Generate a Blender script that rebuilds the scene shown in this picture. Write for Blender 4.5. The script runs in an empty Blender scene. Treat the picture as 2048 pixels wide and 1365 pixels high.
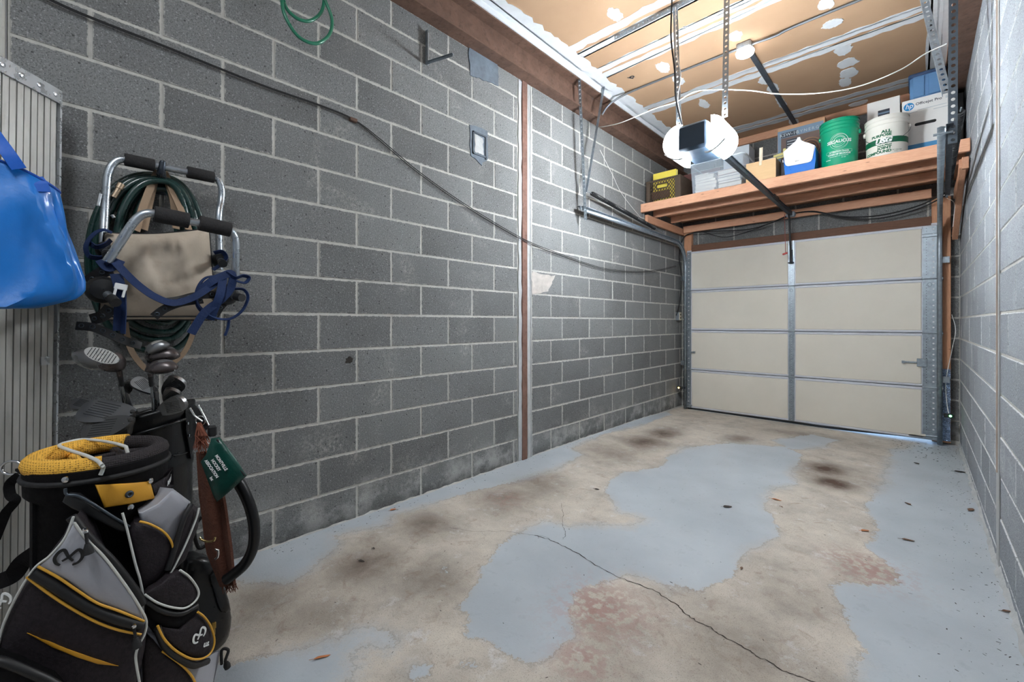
import bpy, bmesh, math, random
import numpy as np
from mathutils import Matrix, Vector
random.seed(7)
PI = math.pi
sc = bpy.context.scene
COL = sc.collection

# ------------------------------------------------------------------ camera
FPX, CX0, CY0 = 862.0, 1024.0, 646.0          # focal length and horizon in pixels of the 2048x1365 frame
CAMX, CAMZ = 2.41, 1.17
TH = math.atan(814 / 862.0); SN, CS = math.sin(TH), math.cos(TH)
cam_data = bpy.data.cameras.new('camera'); cam = bpy.data.objects.new('camera', cam_data); COL.objects.link(cam)
cam.location = (CAMX, 0, CAMZ); cam.rotation_euler = (PI / 2, 0, TH)
cam_data.sensor_width = 36; cam_data.lens = 36 * FPX / 2048; cam_data.shift_y = -36.5 / 2048
cam_data.clip_start = 0.02
sc.camera = cam

# ------------------------------------------------------------------ view, world, lights
vs = sc.view_settings
vs.view_transform = 'Standard'; vs.look = 'None'; vs.gamma = 1.0; vs.use_curve_mapping = False
vs.exposure = 0.88
sc.cycles.max_bounces = 7; sc.cycles.diffuse_bounces = 4; sc.cycles.caustics_reflective = False; sc.cycles.caustics_refractive = False
world = bpy.data.worlds.new('daylight'); sc.world = world; world.use_nodes = True
wn = world.node_tree.nodes; wbg = wn['Background']
wsky = wn.new('ShaderNodeTexSky'); wsky.sky_type = 'HOSEK_WILKIE'; wsky.turbidity = 3
wsky.sun_direction = (0.3, -0.6, 0.7)
world.node_tree.links.new(wsky.outputs[0], wbg.inputs[0]); wbg.inputs[1].default_value = 16.0

def area_light(name, loc, rot, sx, sy, power, col):
    l = bpy.data.lights.new(name, 'AREA'); l.shape = 'RECTANGLE'; l.size = sx; l.size_y = sy; l.energy = power; l.color = col
    o = bpy.data.objects.new(name, l); COL.objects.link(o); o.location = loc; o.rotation_euler = rot
    return o
# added soft fill light behind the camera, with no fixture of its own
area_light('rear_fill_light', (1.9, -0.55, 3.2), (math.radians(25), 0, 0), 1.2, 0.5, 21, (0.93, 0.97, 1.0))

# ------------------------------------------------------------------ measuring helpers (pixel of the photo -> point on a known plane)
def ray(px, py):
    t = (px - CX0) / FPX; v = (CY0 - py) / FPX
    return (-SN + t * CS, CS + t * SN, v)
def onx(px, py, x=0.0):
    d = ray(px, py); k = (x - CAMX) / d[0]; return Vector((x, k * d[1], CAMZ + k * d[2]))
def ony(px, py, y):
    d = ray(px, py); k = y / d[1]; return Vector((CAMX + k * d[0], y, CAMZ + k * d[2]))
def onz(px, py, z):
    d = ray(px, py); k = (z - CAMZ) / d[2]; return Vector((CAMX + k * d[0], k * d[1], z))
def ats(px, py, s):
    d = ray(px, py); return Vector((CAMX + s * d[0], s * d[1], CAMZ + s * d[2]))
def sm(a, b, x):
    t = min(1, max(0, (x - a) / (b - a))); return t * t * (3 - 2 * t)
def floor_z(x, y):
    zl = 0.02 + 0.012 * sm(1.5, 4.5, y) - 0.037 * sm(4.6, 6.0, y)
    zr = -0.05 + 0.03 * sm(3, 6, y)
    u = min(1, max(0, x / 2.7))
    return zl * (1 - u) + zr * u
def onfloor(px, py):
    z = 0.0
    for _ in range(6):
        p = onz(px, py, z); z = floor_z(p.x, p.y)
    return Vector((p.x, p.y, z))

# ------------------------------------------------------------------ materials
def lin(c):
    return tuple((v / 12.92 if v <= 0.04045 else ((v + 0.055) / 1.055) ** 2.4) for v in c)
def rgb(r, g, b): return lin((r / 255, g / 255, b / 255))
MATS = {}
class NT:
    def __init__(self, name):
        self.m = bpy.data.materials.new(name); self.m.use_nodes = True
        self.t = self.m.node_tree; self.n = self.t.nodes; self.b = self.n['Principled BSDF']; self.co = self.n.new('ShaderNodeTexCoord')
    def link(self, a, b): self.t.links.new(a, b)
    def noise(self, scale, detail=4, rough=0.6, coord='Object', vec=None, dist=0.0):
        n = self.n.new('ShaderNodeTexNoise'); n.inputs['Scale'].default_value = scale; n.inputs['Detail'].default_value = detail
        n.inputs['Roughness'].default_value = rough; n.inputs['Distortion'].default_value = dist
        self.link(vec if vec is not None else self.co.outputs[coord], n.inputs['Vector']); return n.outputs['Fac']
    def voro(self, scale, coord='Object', feature='F1', vec=None):
        n = self.n.new('ShaderNodeTexVoronoi'); n.feature = feature; n.inputs['Scale'].default_value = scale
        self.link(vec if vec is not None else self.co.outputs[coord], n.inputs['Vector']); return n.outputs['Distance']
    def mapping(self, scale, coord='Object', rot=(0, 0, 0)):
        n = self.n.new('ShaderNodeMapping'); n.inputs['Scale'].default_value = scale; n.inputs['Rotation'].default_value = rot
        self.link(self.co.outputs[coord], n.inputs['Vector']); return n.outputs[0]
    def math(self, op, a, b=None, clamp=False):
        n = self.n.new('ShaderNodeMath'); n.operation = op; n.use_clamp = clamp
        for i, v in enumerate((a, b)):
            if v is None: continue
            if isinstance(v, (int, float)): n.inputs[i].default_value = v
            else: self.link(v, n.inputs[i])
        return n.outputs[0]
    def ramp(self, fac, stops, interp='LINEAR'):
        n = self.n.new('ShaderNodeValToRGB'); n.color_ramp.interpolation = interp; e = n.color_ramp.elements
        while len(e) < len(stops): e.new(0.5)
        for el, (p, c) in zip(e, stops):
            el.position = p; el.color = (c, c, c, 1) if isinstance(c, (int, float)) else (*c, 1)
        self.link(fac, n.inputs[0]); return n.outputs[0]
    def mix(self, fac, a, b, typ='MIX'):
        n = self.n.new('ShaderNodeMix'); n.data_type = 'RGBA'; n.blend_type = typ
        for i, v in ((0, fac), (6, a), (7, b)):
            if isinstance(v, (int, float)): n.inputs[i].default_value = v if i == 0 else (v, v, v, 1)
            elif isinstance(v, tuple): n.inputs[i].default_value = (*v, 1)
            else: self.link(v, n.inputs[i])
        return n.outputs[2]
    def attr(self, name):
        n = self.n.new('ShaderNodeAttribute'); n.attribute_name = name; return n.outputs['Fac']
    def rand(self):
        return self.n.new('ShaderNodeObjectInfo').outputs['Random']
    def bump(self, h, strength=0.3, dist=0.01):
        n = self.n.new('ShaderNodeBump'); n.inputs['Strength'].default_value = strength; n.inputs['Distance'].default_value = dist
        self.link(h, n.inputs['Height']); self.link(n.outputs[0], self.b.inputs['Normal'])
    def out(self, col, rough, metal=0.0):
        if isinstance(col, tuple): self.b.inputs['Base Color'].default_value = (*col, 1)
        else: self.link(col, self.b.inputs['Base Color'])
        if isinstance(rough, (int, float)): self.b.inputs['Roughness'].default_value = rough
        else: self.link(rough, self.b.inputs['Roughness'])
        self.b.inputs['Metallic'].default_value = metal
        return self.m
def mat(name, c, rough=0.5, metal=0.0, var=0.12, vs=6.0, bump=0.0, bs=60.0, bd=0.004, coat=0.0, spec=None, stretch=None, dark=None, dark_amt=0.35, trans=0.0, alpha=1.0):
    """plain procedural material: a colour with noise variation, optional grain direction, wear and bump"""
    t = NT(name)
    vec = t.mapping(stretch) if stretch else None
    f = t.noise(vs, 5, 0.6, vec=vec)
    lo = tuple(max(0, v * (1 - var)) for v in c); hi = tuple(min(1, v * (1 + var)) for v in c)
    col = t.ramp(f, [(0.3, lo), (0.7, hi)])
    if dark is not None:
        g = t.noise(vs * 2.7, 6, 0.7, vec=vec)
        col = t.mix(t.ramp(g, [(0.52, 0.0), (0.72, dark_amt)]), col, dark)
    r = t.ramp(t.noise(vs * 3, 3), [(0.3, max(0.02, rough - 0.08)), (0.7, min(1, rough + 0.08))])
    t.out(col, r, metal)
    if bump: t.bump(t.noise(bs, 4, vec=vec), bump, bd)
    if coat: t.b.inputs['Coat Weight'].default_value = coat
    if spec is not None: t.b.inputs['Specular IOR Level'].default_value = spec
    if trans: t.b.inputs['Transmission Weight'].default_value = trans
    if alpha < 1: t.b.inputs['Alpha'].default_value = alpha
    MATS[name] = t.m
    return t.m
def emit(name, c, strength):
    t = NT(name); t.out(c, 0.4); t.b.inputs['Emission Color'].default_value = (*c, 1); t.b.inputs['Emission Strength'].default_value = strength
    return t.m

def block_mat(name, lo, hi, mortar, smear, pale, salt=0.0):
    t = NT(name)
    pos = t.n.new('ShaderNodeNewGeometry').outputs['Position']
    r = t.rand()
    base = t.mix(r, lo, hi)
    cloud = t.noise(2.2, 5, 0.6, vec=pos)
    base = t.mix(t.ramp(cloud, [(0.35, 0.0), (0.75, 0.35)]), base, pale)
    grain = t.noise(170, 3, 0.75, vec=pos)
    base = t.mix(t.ramp(grain, [(0.36, 0.7), (0.5, 0.0)]), base, tuple(v * 0.4 for v in lo))
    base = t.mix(t.ramp(t.noise(120, 2, 0.7, vec=pos), [(0.58, 0.0), (0.70, 0.6)]), base, tuple(min(1, v * 2.1) for v in hi))
    pits = t.voro(26, vec=pos)
    base = t.mix(t.ramp(pits, [(0.06, 0.75), (0.13, 0.0)]), base, tuple(v * 0.22 for v in lo))
    # efflorescence and mortar smears with their own ragged shape
    eff = t.math('MULTIPLY', t.ramp(t.noise(3.1, 3, 0.5, vec=pos, dist=0.6), [(0.58, 0.0), (0.72, 1.0)]), t.ramp(t.noise(45, 4, 0.7, vec=pos), [(0.45, 0.0), (0.62, 1.0)]))
    base = t.mix(t.math('MULTIPLY', eff, 0.55), base, mortar)
    sep = t.n.new('ShaderNodeSeparateXYZ'); t.link(pos, sep.inputs[0])
    low = t.math('MULTIPLY', t.ramp(sep.outputs[2], [(0.05, 1.0), (0.32, 0.0)]), t.ramp(t.noise(5, 5, 0.7, vec=pos), [(0.46, 0.0), (0.62, 0.75)]))
    base = t.mix(t.math('MULTIPLY', low, salt), base, rgb(186, 186, 184))
    base = t.mix(t.math('MULTIPLY', t.ramp(sep.outputs[2], [(0.03, 0.55), (0.11, 0.0)]), salt), base, rgb(62, 60, 56))
    e = t.attr('edge')
    wob = t.math('MULTIPLY', t.math('SUBTRACT', t.noise(38, 5, 0.75, vec=pos), 0.5), smear)
    mm = t.ramp(t.math('ADD', e, wob), [(0.10, 1.0), (0.26, 0.0)])
    base = t.mix(mm, base, mortar)
    t.out(base, 0.93)
    t.b.inputs['Specular IOR Level'].default_value = 0.2
    h = t.math('ADD', t.noise(150, 4, 0.75, vec=pos), t.math('MULTIPLY', t.ramp(pits, [(0.05, 0.0), (0.16, 1.0)]), 0.9))
    t.bump(h, 0.55, 0.006)
    return t.m
M_block = block_mat('concrete_block', rgb(102, 103, 103), rgb(124, 126, 126), rgb(172, 171, 166), 1.7, rgb(142, 144, 144), 1.0)
M_block_r = block_mat('concrete_block_pale', rgb(134, 139, 145), rgb(152, 157, 163), rgb(198, 201, 204), 1.1, rgb(166, 171, 177))
M_mortar = mat('mortar', rgb(176, 175, 170), 0.95, var=0.1, vs=14, bump=0.6, bs=70, dark=rgb(120, 118, 112), dark_amt=0.35)
M_mortar_white = mat('white_mortar', rgb(172, 174, 174), 0.95, var=0.1, vs=9, bump=0.5, bs=60, dark=rgb(130, 132, 132), dark_amt=0.4)
M_patch = mat('dark_cement_patch', rgb(98, 108, 118), 0.9, var=0.2, vs=12, bump=0.6, bs=40, dark=rgb(60, 66, 72))
M_rust = mat('rusty_red_steel', rgb(98, 74, 62), 0.75, 0.15, var=0.25, vs=9, bump=0.4, bs=60, dark=rgb(60, 42, 36), dark_amt=0.8)
M_rustp = mat('rust_primer_post', rgb(114, 85, 74), 0.8, 0.1, var=0.2, vs=12, bump=0.4, bs=60, dark=rgb(80, 50, 42), dark_amt=0.7)
M_compound = mat('joint_compound', rgb(203, 207, 211), 0.9, var=0.06, vs=14, bump=0.3, bs=30)
M_galv = mat('galvanised_steel', rgb(150, 160, 168), 0.38, 0.75, var=0.22, vs=30, bump=0.05, bs=60)
M_galv_d = mat('dull_dark_steel', rgb(72, 80, 88), 0.5, 0.6, var=0.2, vs=25)
M_black = mat('black_plastic', rgb(26, 27, 29), 0.45, var=0.15, vs=30)
M_rubber = mat('black_rubber', rgb(22, 22, 24), 0.7, var=0.15, vs=30)
M_white = mat('white_plastic', rgb(226, 228, 228), 0.4, var=0.03, vs=10)
M_wire_w = mat('white_wire', rgb(225, 225, 222), 0.5, var=0.04)
def wood_mat(name, a, b, stretch):
    t = NT(name)
    v = t.mapping(stretch)
    r = t.rand()
    g = t.noise(9, 6, 0.65, vec=v, dist=1.2)
    col = t.ramp(g, [(0.25, a), (0.75, b)])
    col = t.mix(t.math('MULTIPLY', r, 0.25), col, tuple(x * 0.7 for x in a))
    kn = t.voro(3.4, vec=t.mapping(tuple(s * 1.0 if s > 5 else 1.6 for s in (1.6, 3.0, 6.0))))
    col = t.mix(t.ramp(kn, [(0.05, 0.75), (0.11, 0.0)]), col, tuple(x * 0.35 for x in a))
    t.out(col, 0.7); t.bump(g, 0.12, 0.004)
    return t.m
M_wood = wood_mat('fir_lumber', rgb(196, 142, 112), rgb(226, 178, 146), (1.0, 14, 14))
M_wood_y = wood_mat('fir_lumber_crosswise', rgb(186, 132, 102), rgb(216, 166, 134), (14, 1.0, 14))
M_wood_v = wood_mat('fir_lumber_upright', rgb(176, 122, 90), rgb(214, 164, 128), (14, 14, 1.0))
M_ply = wood_mat('plywood_deck', rgb(172, 124, 98), rgb(200, 156, 126), (1.2, 9, 9))
M_wood_dark = wood_mat('shaded_brown_header', rgb(86, 58, 43), rgb(120, 84, 63), (1.0, 14, 14))  # brown wood, colour taken darker for the shade above the door

# ------------------------------------------------------------------ mesh builder
class MB:
    def __init__(self, M=None): self.v = []; self.f = []; self.M = M
    def add(self, verts, faces):
        o = len(self.v)
        for p in verts:
            p = Vector(p)
            self.v.append(self.M @ p if self.M is not None else p)
        self.f += [tuple(i + o for i in f) for f in faces]
        return self
    def box(self, c, s, R=None, bevel=0.0):
        """box with centre c and full size s, optional rotation and chamfer"""
        hx, hy, hz = (v / 2 for v in s); c = Vector(c)
        if bevel <= 0:
            vs_ = [(x, y, z) for x in (-hx, hx) for y in (-hy, hy) for z in (-hz, hz)]
            fs = [(0, 1, 3, 2), (4, 6, 7, 5), (0, 4, 5, 1), (2, 3, 7, 6), (0, 2, 6, 4), (1, 5, 7, 3)]
        else:
            b = min(bevel, hx * 0.98, hy * 0.98, hz * 0.98)
            vs_ = []; idx = {}
            for sx in (-1, 1):
                for sy in (-1, 1):
                    for sz in (-1, 1):
                        for a in range(3):
                            p = [sx * hx, sy * hy, sz * hz]
                            for k in range(3):
                                if k != a: p[k] -= (sx, sy, sz)[k] * b
                            idx[(sx, sy, sz, a)] = len(vs_); vs_.append(tuple(p))
            fs = []
            for a in range(3):
                u, w = [k for k in range(3) if k != a]
                for s_ in (-1, 1):
                    q = []
                    for su, sw in ((-1, -1), (1, -1), (1, 1), (-1, 1)):
                        k = [0, 0, 0]; k[a] = s_; k[u] = su; k[w] = sw
                        q.append(idx[(*k, a)])
                    fs.append(tuple(q if (s_ > 0) == (a != 1) else q[::-1]))
            for a in range(3):              # edges along axis a
                u, w = [k for k in range(3) if k != a]
                for su in (-1, 1):
                    for sw in (-1, 1):
                        k0 = [0, 0, 0]; k0[a] = -1; k0[u] = su; k0[w] = sw
                        k1 = list(k0); k1[a] = 1
                        fs.append((idx[(*k0, u)], idx[(*k1, u)], idx[(*k1, w)], idx[(*k0, w)]))
            for sx in (-1, 1):
                for sy in (-1, 1):
                    for sz in (-1, 1):
                        fs.append(tuple(idx[(sx, sy, sz, a)] for a in range(3)))
        if R is not None: vs_ = [R @ Vector(p) for p in vs_]
        return self.add([Vector(p) + c for p in vs_], fs)
    def span(self, a, b, bevel=0.0):
        c = [(a[i] + b[i]) / 2 for i in range(3)]; s = [abs(b[i] - a[i]) for i in range(3)]
        return self.box(c, s, None, bevel)
    def bar(self, a, b, w, h, up=(0, 0, 1), bevel=0.0):
        """rectangular bar from a to b, width w sideways and h along up"""
        a, b = Vector(a), Vector(b); d = b - a; L = d.length; y = d.normalized(); up = Vector(up)
        x = y.cross(up)
        if x.length < 1e-5: x = y.cross(Vector((1, 0, 0)))
        x.normalize(); z = x.cross(y)
        R = Matrix((x, y, z)).transposed()
        return self.box((a + b) / 2, (w, L, h), R, bevel)
    def tube(self, pts, r, n=10, closed=False, caps=True, ry=None):
        """round (or flattened) tube along a polyline; r may be a list"""
        P = [Vector(p) for p in pts]; m = len(P)
        rr = r if isinstance(r, (list, tuple)) else [r] * m
        T = []
        for i in range(m):
            if closed: d = P[(i + 1) % m] - P[i - 1]
            else: d = P[min(i + 1, m - 1)] - P[max(i - 1, 0)]
            T.append(d.normalized() if d.length > 1e-9 else Vector((0, 0, 1)))
        ref = Vector((0, 0, 1)) if abs(T[0].z) < 0.9 else Vector((1, 0, 0))
        N = (ref - T[0] * ref.dot(T[0])).normalized(); verts = []
        for i in range(m):
            N = (N - T[i] * N.dot(T[i]))
            N = N.normalized() if N.length > 1e-6 else T[i].orthogonal().normalized()
            B = T[i].cross(N)
            for k in range(n):
                a = 2 * PI * k / n
                verts.append(P[i] + N * (math.cos(a) * rr[i]) + B * (math.sin(a) * (rr[i] if ry is None else ry)))
        fs = []
        for i in range(m if closed else m - 1):
            j = (i + 1) % m
            for k in range(n):
                l = (k + 1) % n
                fs.append((i * n + k, i * n + l, j * n + l, j * n + k))
        if caps and not closed:
            fs.append(tuple(range(n - 1, -1, -1))); fs.append(tuple((m - 1) * n + k for k in range(n)))
        return self.add(verts, fs)
    def ribbon(self, pts, nrm, w, th):
        """flat strap along pts with a normal for each point (or one), width w, thickness th"""
        P = [Vector(p) for p in pts]; m = len(P); verts = []
        for i in range(m):
            d = (P[min(i + 1, m - 1)] - P[max(i - 1, 0)]).normalized()
            nn = Vector(nrm[i] if isinstance(nrm, list) else nrm)
            s = d.cross(nn).normalized(); nn = s.cross(d).normalized()
            ww = w[i] if isinstance(w, (list, tuple)) else w
            for a, b in ((-1, -1), (1, -1), (1, 1), (-1, 1)): verts.append(P[i] + s * (a * ww / 2) + nn * (b * th / 2))
        fs = [(3, 2, 1, 0), tuple((m - 1) * 4 + k for k in range(4))]
        for i in range(m - 1):
            for k in range(4):
                l = (k + 1) % 4; fs.append((i * 4 + k, i * 4 + l, (i + 1) * 4 + l, (i + 1) * 4 + k))
        return self.add(verts, fs)
    def lathe(self, prof, n=32, c=(0, 0, 0), sx=1.0, sy=1.0, cap0=False, cap1=False):
        c = Vector(c); verts = []
        for r, z in prof:
            for k in range(n):
                a = 2 * PI * k / n; verts.append(c + Vector((r * math.cos(a) * sx, r * math.sin(a) * sy, z)))
        m = len(prof); fs = []
        for i in range(m - 1):
            for k in range(n):
                l = (k + 1) % n; fs.append((i * n + k, i * n + l, (i + 1) * n + l, (i + 1) * n + k))
        if cap0: fs.append(tuple(range(n - 1, -1, -1)))
        if cap1: fs.append(tuple((m - 1) * n + k for k in range(n)))
        return self.add(verts, fs)
    def prism(self, poly, h, M=None):
        """polygon in xy extruded along z from 0 to h"""
        n = len(poly)
        vs_ = [Vector((p[0], p[1], 0)) for p in poly] + [Vector((p[0], p[1], h)) for p in poly]
        if M is not None: vs_ = [M @ v for v in vs_]
        fs = [tuple(range(n - 1, -1, -1)), tuple(range(n, 2 * n))] + [(i, (i + 1) % n, n + (i + 1) % n, n + i) for i in range(n)]
        return self.add(vs_, fs)
    def grid(self, fn, nu, nv, th=None):
        """surface fn(u,v) with u,v in 0..1; th gives it thickness along its normal"""
        P = [[Vector(fn(i / nu, j / nv)) for j in range(nv + 1)] for i in range(nu + 1)]
        vs_ = [P[i][j] for i in range(nu + 1) for j in range(nv + 1)]; w = nv + 1
        fs = [(i * w + j, (i + 1) * w + j, (i + 1) * w + j + 1, i * w + j + 1) for i in range(nu) for j in range(nv)]
        if th:
            n0 = len(vs_); back = []
            for i in range(nu + 1):
                for j in range(nv + 1):
                    du = P[min(i + 1, nu)][j] - P[max(i - 1, 0)][j]; dv = P[i][min(j + 1, nv)] - P[i][max(j - 1, 0)]
                    nn = du.cross(dv); nn = nn.normalized() if nn.length > 1e-9 else Vector((0, 0, 1))
                    back.append(P[i][j] - nn * th)
            vs_ += back
            fs += [tuple(k + n0 for k in f[::-1]) for f in list(fs)]
            rim = [i * w for i in range(nu + 1)] + [nu * w + j for j in range(1, nv + 1)] + [i * w + nv for i in range(nu - 1, -1, -1)] + [j for j in range(nv - 1, 0, -1)]
            for a, b in zip(rim, rim[1:] + rim[:1]): fs.append((b, a, a + n0, b + n0))
        return self.add(vs_, fs)
    def mesh(self, name, m, smooth=None):
        me = bpy.data.meshes.new(name); me.from_pydata([tuple(v) for v in self.v], [], self.f)
        if len(self.f) < 20000:
            b = bmesh.new(); b.from_mesh(me); bmesh.ops.recalc_face_normals(b, faces=b.faces); b.to_mesh(me); b.free()
        if m is not None: me.materials.append(m)
        if smooth:
            me.polygons.foreach_set('use_smooth', [True] * len(me.polygons)); me.set_sharp_from_angle(angle=math.radians(smooth))
        me.update(); return me
    def build(self, name, m, parent=None, smooth=None):
        o = bpy.data.objects.new(name, self.mesh(name, m, smooth)); COL.objects.link(o)
        if parent is not None: adopt(o, parent)
        return o
WORLD = {}
def adopt(o, parent):
    """parent o while keeping its mesh where it was built (world coordinates)"""
    o.parent = parent
    W = WORLD.get(parent.name)
    if W is not None: o.matrix_parent_inverse = W.inverted()
def thing(name, label, cat, loc=(0, 0, 0), rotz=0.0, group=None):
    o = bpy.data.objects.new(name, None); COL.objects.link(o); o.empty_display_size = 0.1
    o.location = loc; o.rotation_euler = (0, 0, rotz)
    WORLD[o.name] = Matrix.Translation(Vector(loc)) @ Matrix.Rotation(rotz, 4, 'Z')
    return tag(o, label, cat, group)
def tag(o, label, cat=None, group=None):
    o['label'] = label
    if cat: o['category'] = cat
    if group: o['group'] = group
    return o
def struct(o, label=None, cat=None):
    o['kind'] = 'structure'
    if label: o['label'] = label
    if cat: o['category'] = cat
    return o
def smooth_path(pts, n=8, closed=False):
    """Catmull-Rom through pts"""
    P = [Vector(p) for p in pts]; m = len(P); out = []
    rng = range(m) if closed else range(m - 1)
    for i in rng:
        if closed: a, b, c, d = P[i - 1], P[i], P[(i + 1) % m], P[(i + 2) % m]
        else: a, b, c, d = P[max(i - 1, 0)], P[i], P[i + 1], P[min(i + 2, m - 1)]
        for k in range(n):
            t = k / n
            out.append(0.5 * ((2 * b) + (c - a) * t + (2 * a - 5 * b + 4 * c - d) * t * t + (3 * b - a - 3 * c + d) * t ** 3))
    if not closed: out.append(P[-1])
    return out
def text_mesh(name, body, size, m, M, depth=0.0006, bold=0.0, sx=1.0, shear=0.0, align='CENTER', bend=None, spacing=1.0):
    """lettering as a thin mesh; M places it (x right, y up, z out); bend maps the flat point instead"""
    cu = bpy.data.curves.new(name, 'FONT'); cu.body = body; cu.size = size; cu.extrude = depth / 2; cu.offset = bold; cu.shear = shear
    cu.align_x = align; cu.align_y = 'CENTER'; cu.resolution_u = 3; cu.space_character = spacing
    tmp = bpy.data.objects.new(name + '_curve', cu); COL.objects.link(tmp)
    dg = bpy.context.evaluated_depsgraph_get()
    me = bpy.data.meshes.new_from_object(tmp.evaluated_get(dg)); bpy.data.objects.remove(tmp); bpy.data.curves.remove(cu)
    for v in me.vertices:
        p = Vector((v.co.x * sx, v.co.y, v.co.z))
        v.co = (bend(p) if bend else M @ p)
    me.materials.clear(); me.materials.append(m); me.name = name
    o = bpy.data.objects.new(name, me); COL.objects.link(o)
    return o
def frame(o, x, z):
    """matrix with origin o, x axis, z axis (normal); y = z cross x"""
    x = Vector(x).normalized(); z = Vector(z); z = (z - x * z.dot(x)).normalized(); y = z.cross(x)
    return Matrix(((x.x, y.x, z.x, o[0]), (x.y, y.y, z.y, o[1]), (x.z, y.z, z.z, o[2]), (0, 0, 0, 1)))
# ================================================================== the setting
ROOM_Y0, ROOM_Y1, ROOM_W, CEIL = -1.0, 6.02, 2.70, 3.50
Z0C, PITCH = 0.2115, 0.2013                    # first bed joint and course height of the block walls

# ---- floor: concrete slab with worn blue-grey paint (paint outline, stains kept as attributes of the slab)
def z4(pts): return [(900 + x / 1.784, 760 + y / 1.784) for x, y in pts]
def z5(pts): return [(400 + x / 2.2756, 900 + y / 2.2756) for x, y in pts]
PAINT = [
    z5([(-60, 700), (180, 590), (420, 610), (520, 530), (620, 450), (600, 390), (850, 340), (880, 290), (1050, 250), (1240, 190), (1420, 150), (1620, 90), (1750, 20)])
    + z4([(430, 245), (560, 190), (680, 165), (790, 125), (760, 95), (500, 140), (200, 250), (-40, 330)]) + z5([(700, 250), (300, 400), (-100, 560)]),
    z4([(830, 245), (1000, 225), (1200, 240), (1260, 270), (1215, 330), (1235, 370), (1140, 395), (1120, 460), (1160, 510), (1170, 560), (1080, 600), (1010, 660), (1000, 700), (900, 745),
        (770, 740), (640, 700), (610, 760), (590, 800), (610, 850), (560, 900), (540, 950), (470, 1020), (400, 1035), (330, 1025), (230, 985), (140, 925), (40, 930), (70, 840), (30, 820), (80, 770),
        (110, 690), (180, 590), (280, 530), (340, 505), (420, 520), (560, 520), (640, 530), (700, 495), (600, 470), (560, 400), (570, 360), (620, 330), (750, 315), (780, 275)]),
    z4([(1580, 250), (1550, 340), (1530, 400), (1480, 440), (1510, 500), (1530, 540), (1470, 600), (1440, 660), (1370, 740), (1390, 800), (1430, 860), (1470, 950), (1450, 1079), (1440, 1200), (2600, 1250),
        (2200, 1000), (2060, 850), (1930, 500), (1840, 280), (1790, 215), (1700, 225)]),
    z5([(60, 980), (250, 940), (400, 920), (520, 890), (650, 860), (700, 830), (800, 790), (880, 850), (860, 900), (750, 885), (690, 930), (720, 1000), (680, 1058), (560, 1180), (-300, 1250), (-260, 1000)]),
    z4([(1150, 215), (1290, 195), (1380, 215), (1330, 240), (1220, 250)]),
    z5([(970, 990), (1050, 985), (1040, 1010), (960, 1050)]), z5([(1210, 965), (1260, 950), (1265, 990), (1215, 995)]), z5([(1090, 530), (1140, 530), (1130, 560), (1095, 555)]),
]
PAINT_W = [[(onfloor(*p).x, onfloor(*p).y) for p in poly] for poly in PAINT]
STAINS = [(1650, 938, .15, .12, 1.2), (1668, 967, .14, .09, 1.3), (1660, 950, .26, .2, .5), (1290, 885, .2, .16, 1.0), (1325, 868, .16, .16, 1.0), (1230, 905, .3, .2, .5), (1060, 960, .3, .16, .6), (850, 1050, .16, .1, .8), (730, 1130, .16, .12, .9), (1015, 995, .22, .16, .6),
          (1480, 878, .12, .1, .7), (560, 1180, .2, .1, .5), (870, 1160, .2, .12, .5), (1450, 1290, .3, .2, .5), (1250, 1300, .2, .2, .3), (640, 1230, .16, .12, .45), (1560, 1180, .25, .2, .3), (1600, 870, .5, .12, .45)]
REDS = [(1195, 1215, .17, .12, 1.0), (1250, 1240, .12, .12, .6), (1740, 1140, .16, .1, 1.0), (1680, 1115, .1, .04, .7), (1165, 1320, .1, .06, .9), (1010, 1000, .12, .07, .5)]
xs = np.linspace(-0.02, ROOM_W + 0.02, 137); ys = np.linspace(ROOM_Y0, 6.5, 376)
GX, GY = np.meshgrid(xs, ys, indexing='ij'); gx, gy = GX.ravel(), GY.ravel()
sd = np.full(gx.shape, -9.0)
for poly in PAINT_W:
    P = np.array(poly); Q = np.roll(P, -1, axis=0); best = np.full(gx.shape, 9.0); inside = np.zeros(gx.shape, bool)
    for (x0, y0), (x1, y1) in zip(P, Q):
        dx, dy = x1 - x0, y1 - y0; L = dx * dx + dy * dy + 1e-12
        t = np.clip(((gx - x0) * dx + (gy - y0) * dy) / L, 0, 1)
        best = np.minimum(best, np.hypot(gx - x0 - t * dx, gy - y0 - t * dy))
        c = ((y0 > gy) != (y1 > gy)) & (gx < dx * (gy - y0) / (dy if abs(dy) > 1e-9 else 1e-9) + x0); inside ^= c
    sd = np.maximum(sd, np.where(inside, best, -best))
def blobs(lst):
    a = np.zeros(gx.shape)
    for px, py, rx, ry, k in lst:
        c = onfloor(px, py); a = np.maximum(a, k * np.exp(-(((gx - c.x) / rx) ** 2 + ((gy - c.y) / (ry * 1.6)) ** 2)))
    return a
stain, red = blobs(STAINS), blobs(REDS)
nx_, ny_ = len(xs), len(ys)
fl = MB()
fl.add([(x, y, floor_z(x, y)) for x, y in zip(gx, gy)], [(i * ny_ + j, (i + 1) * ny_ + j, (i + 1) * ny_ + j + 1, i * ny_ + j + 1) for i in range(nx_ - 1) for j in range(ny_ - 1)])
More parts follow.
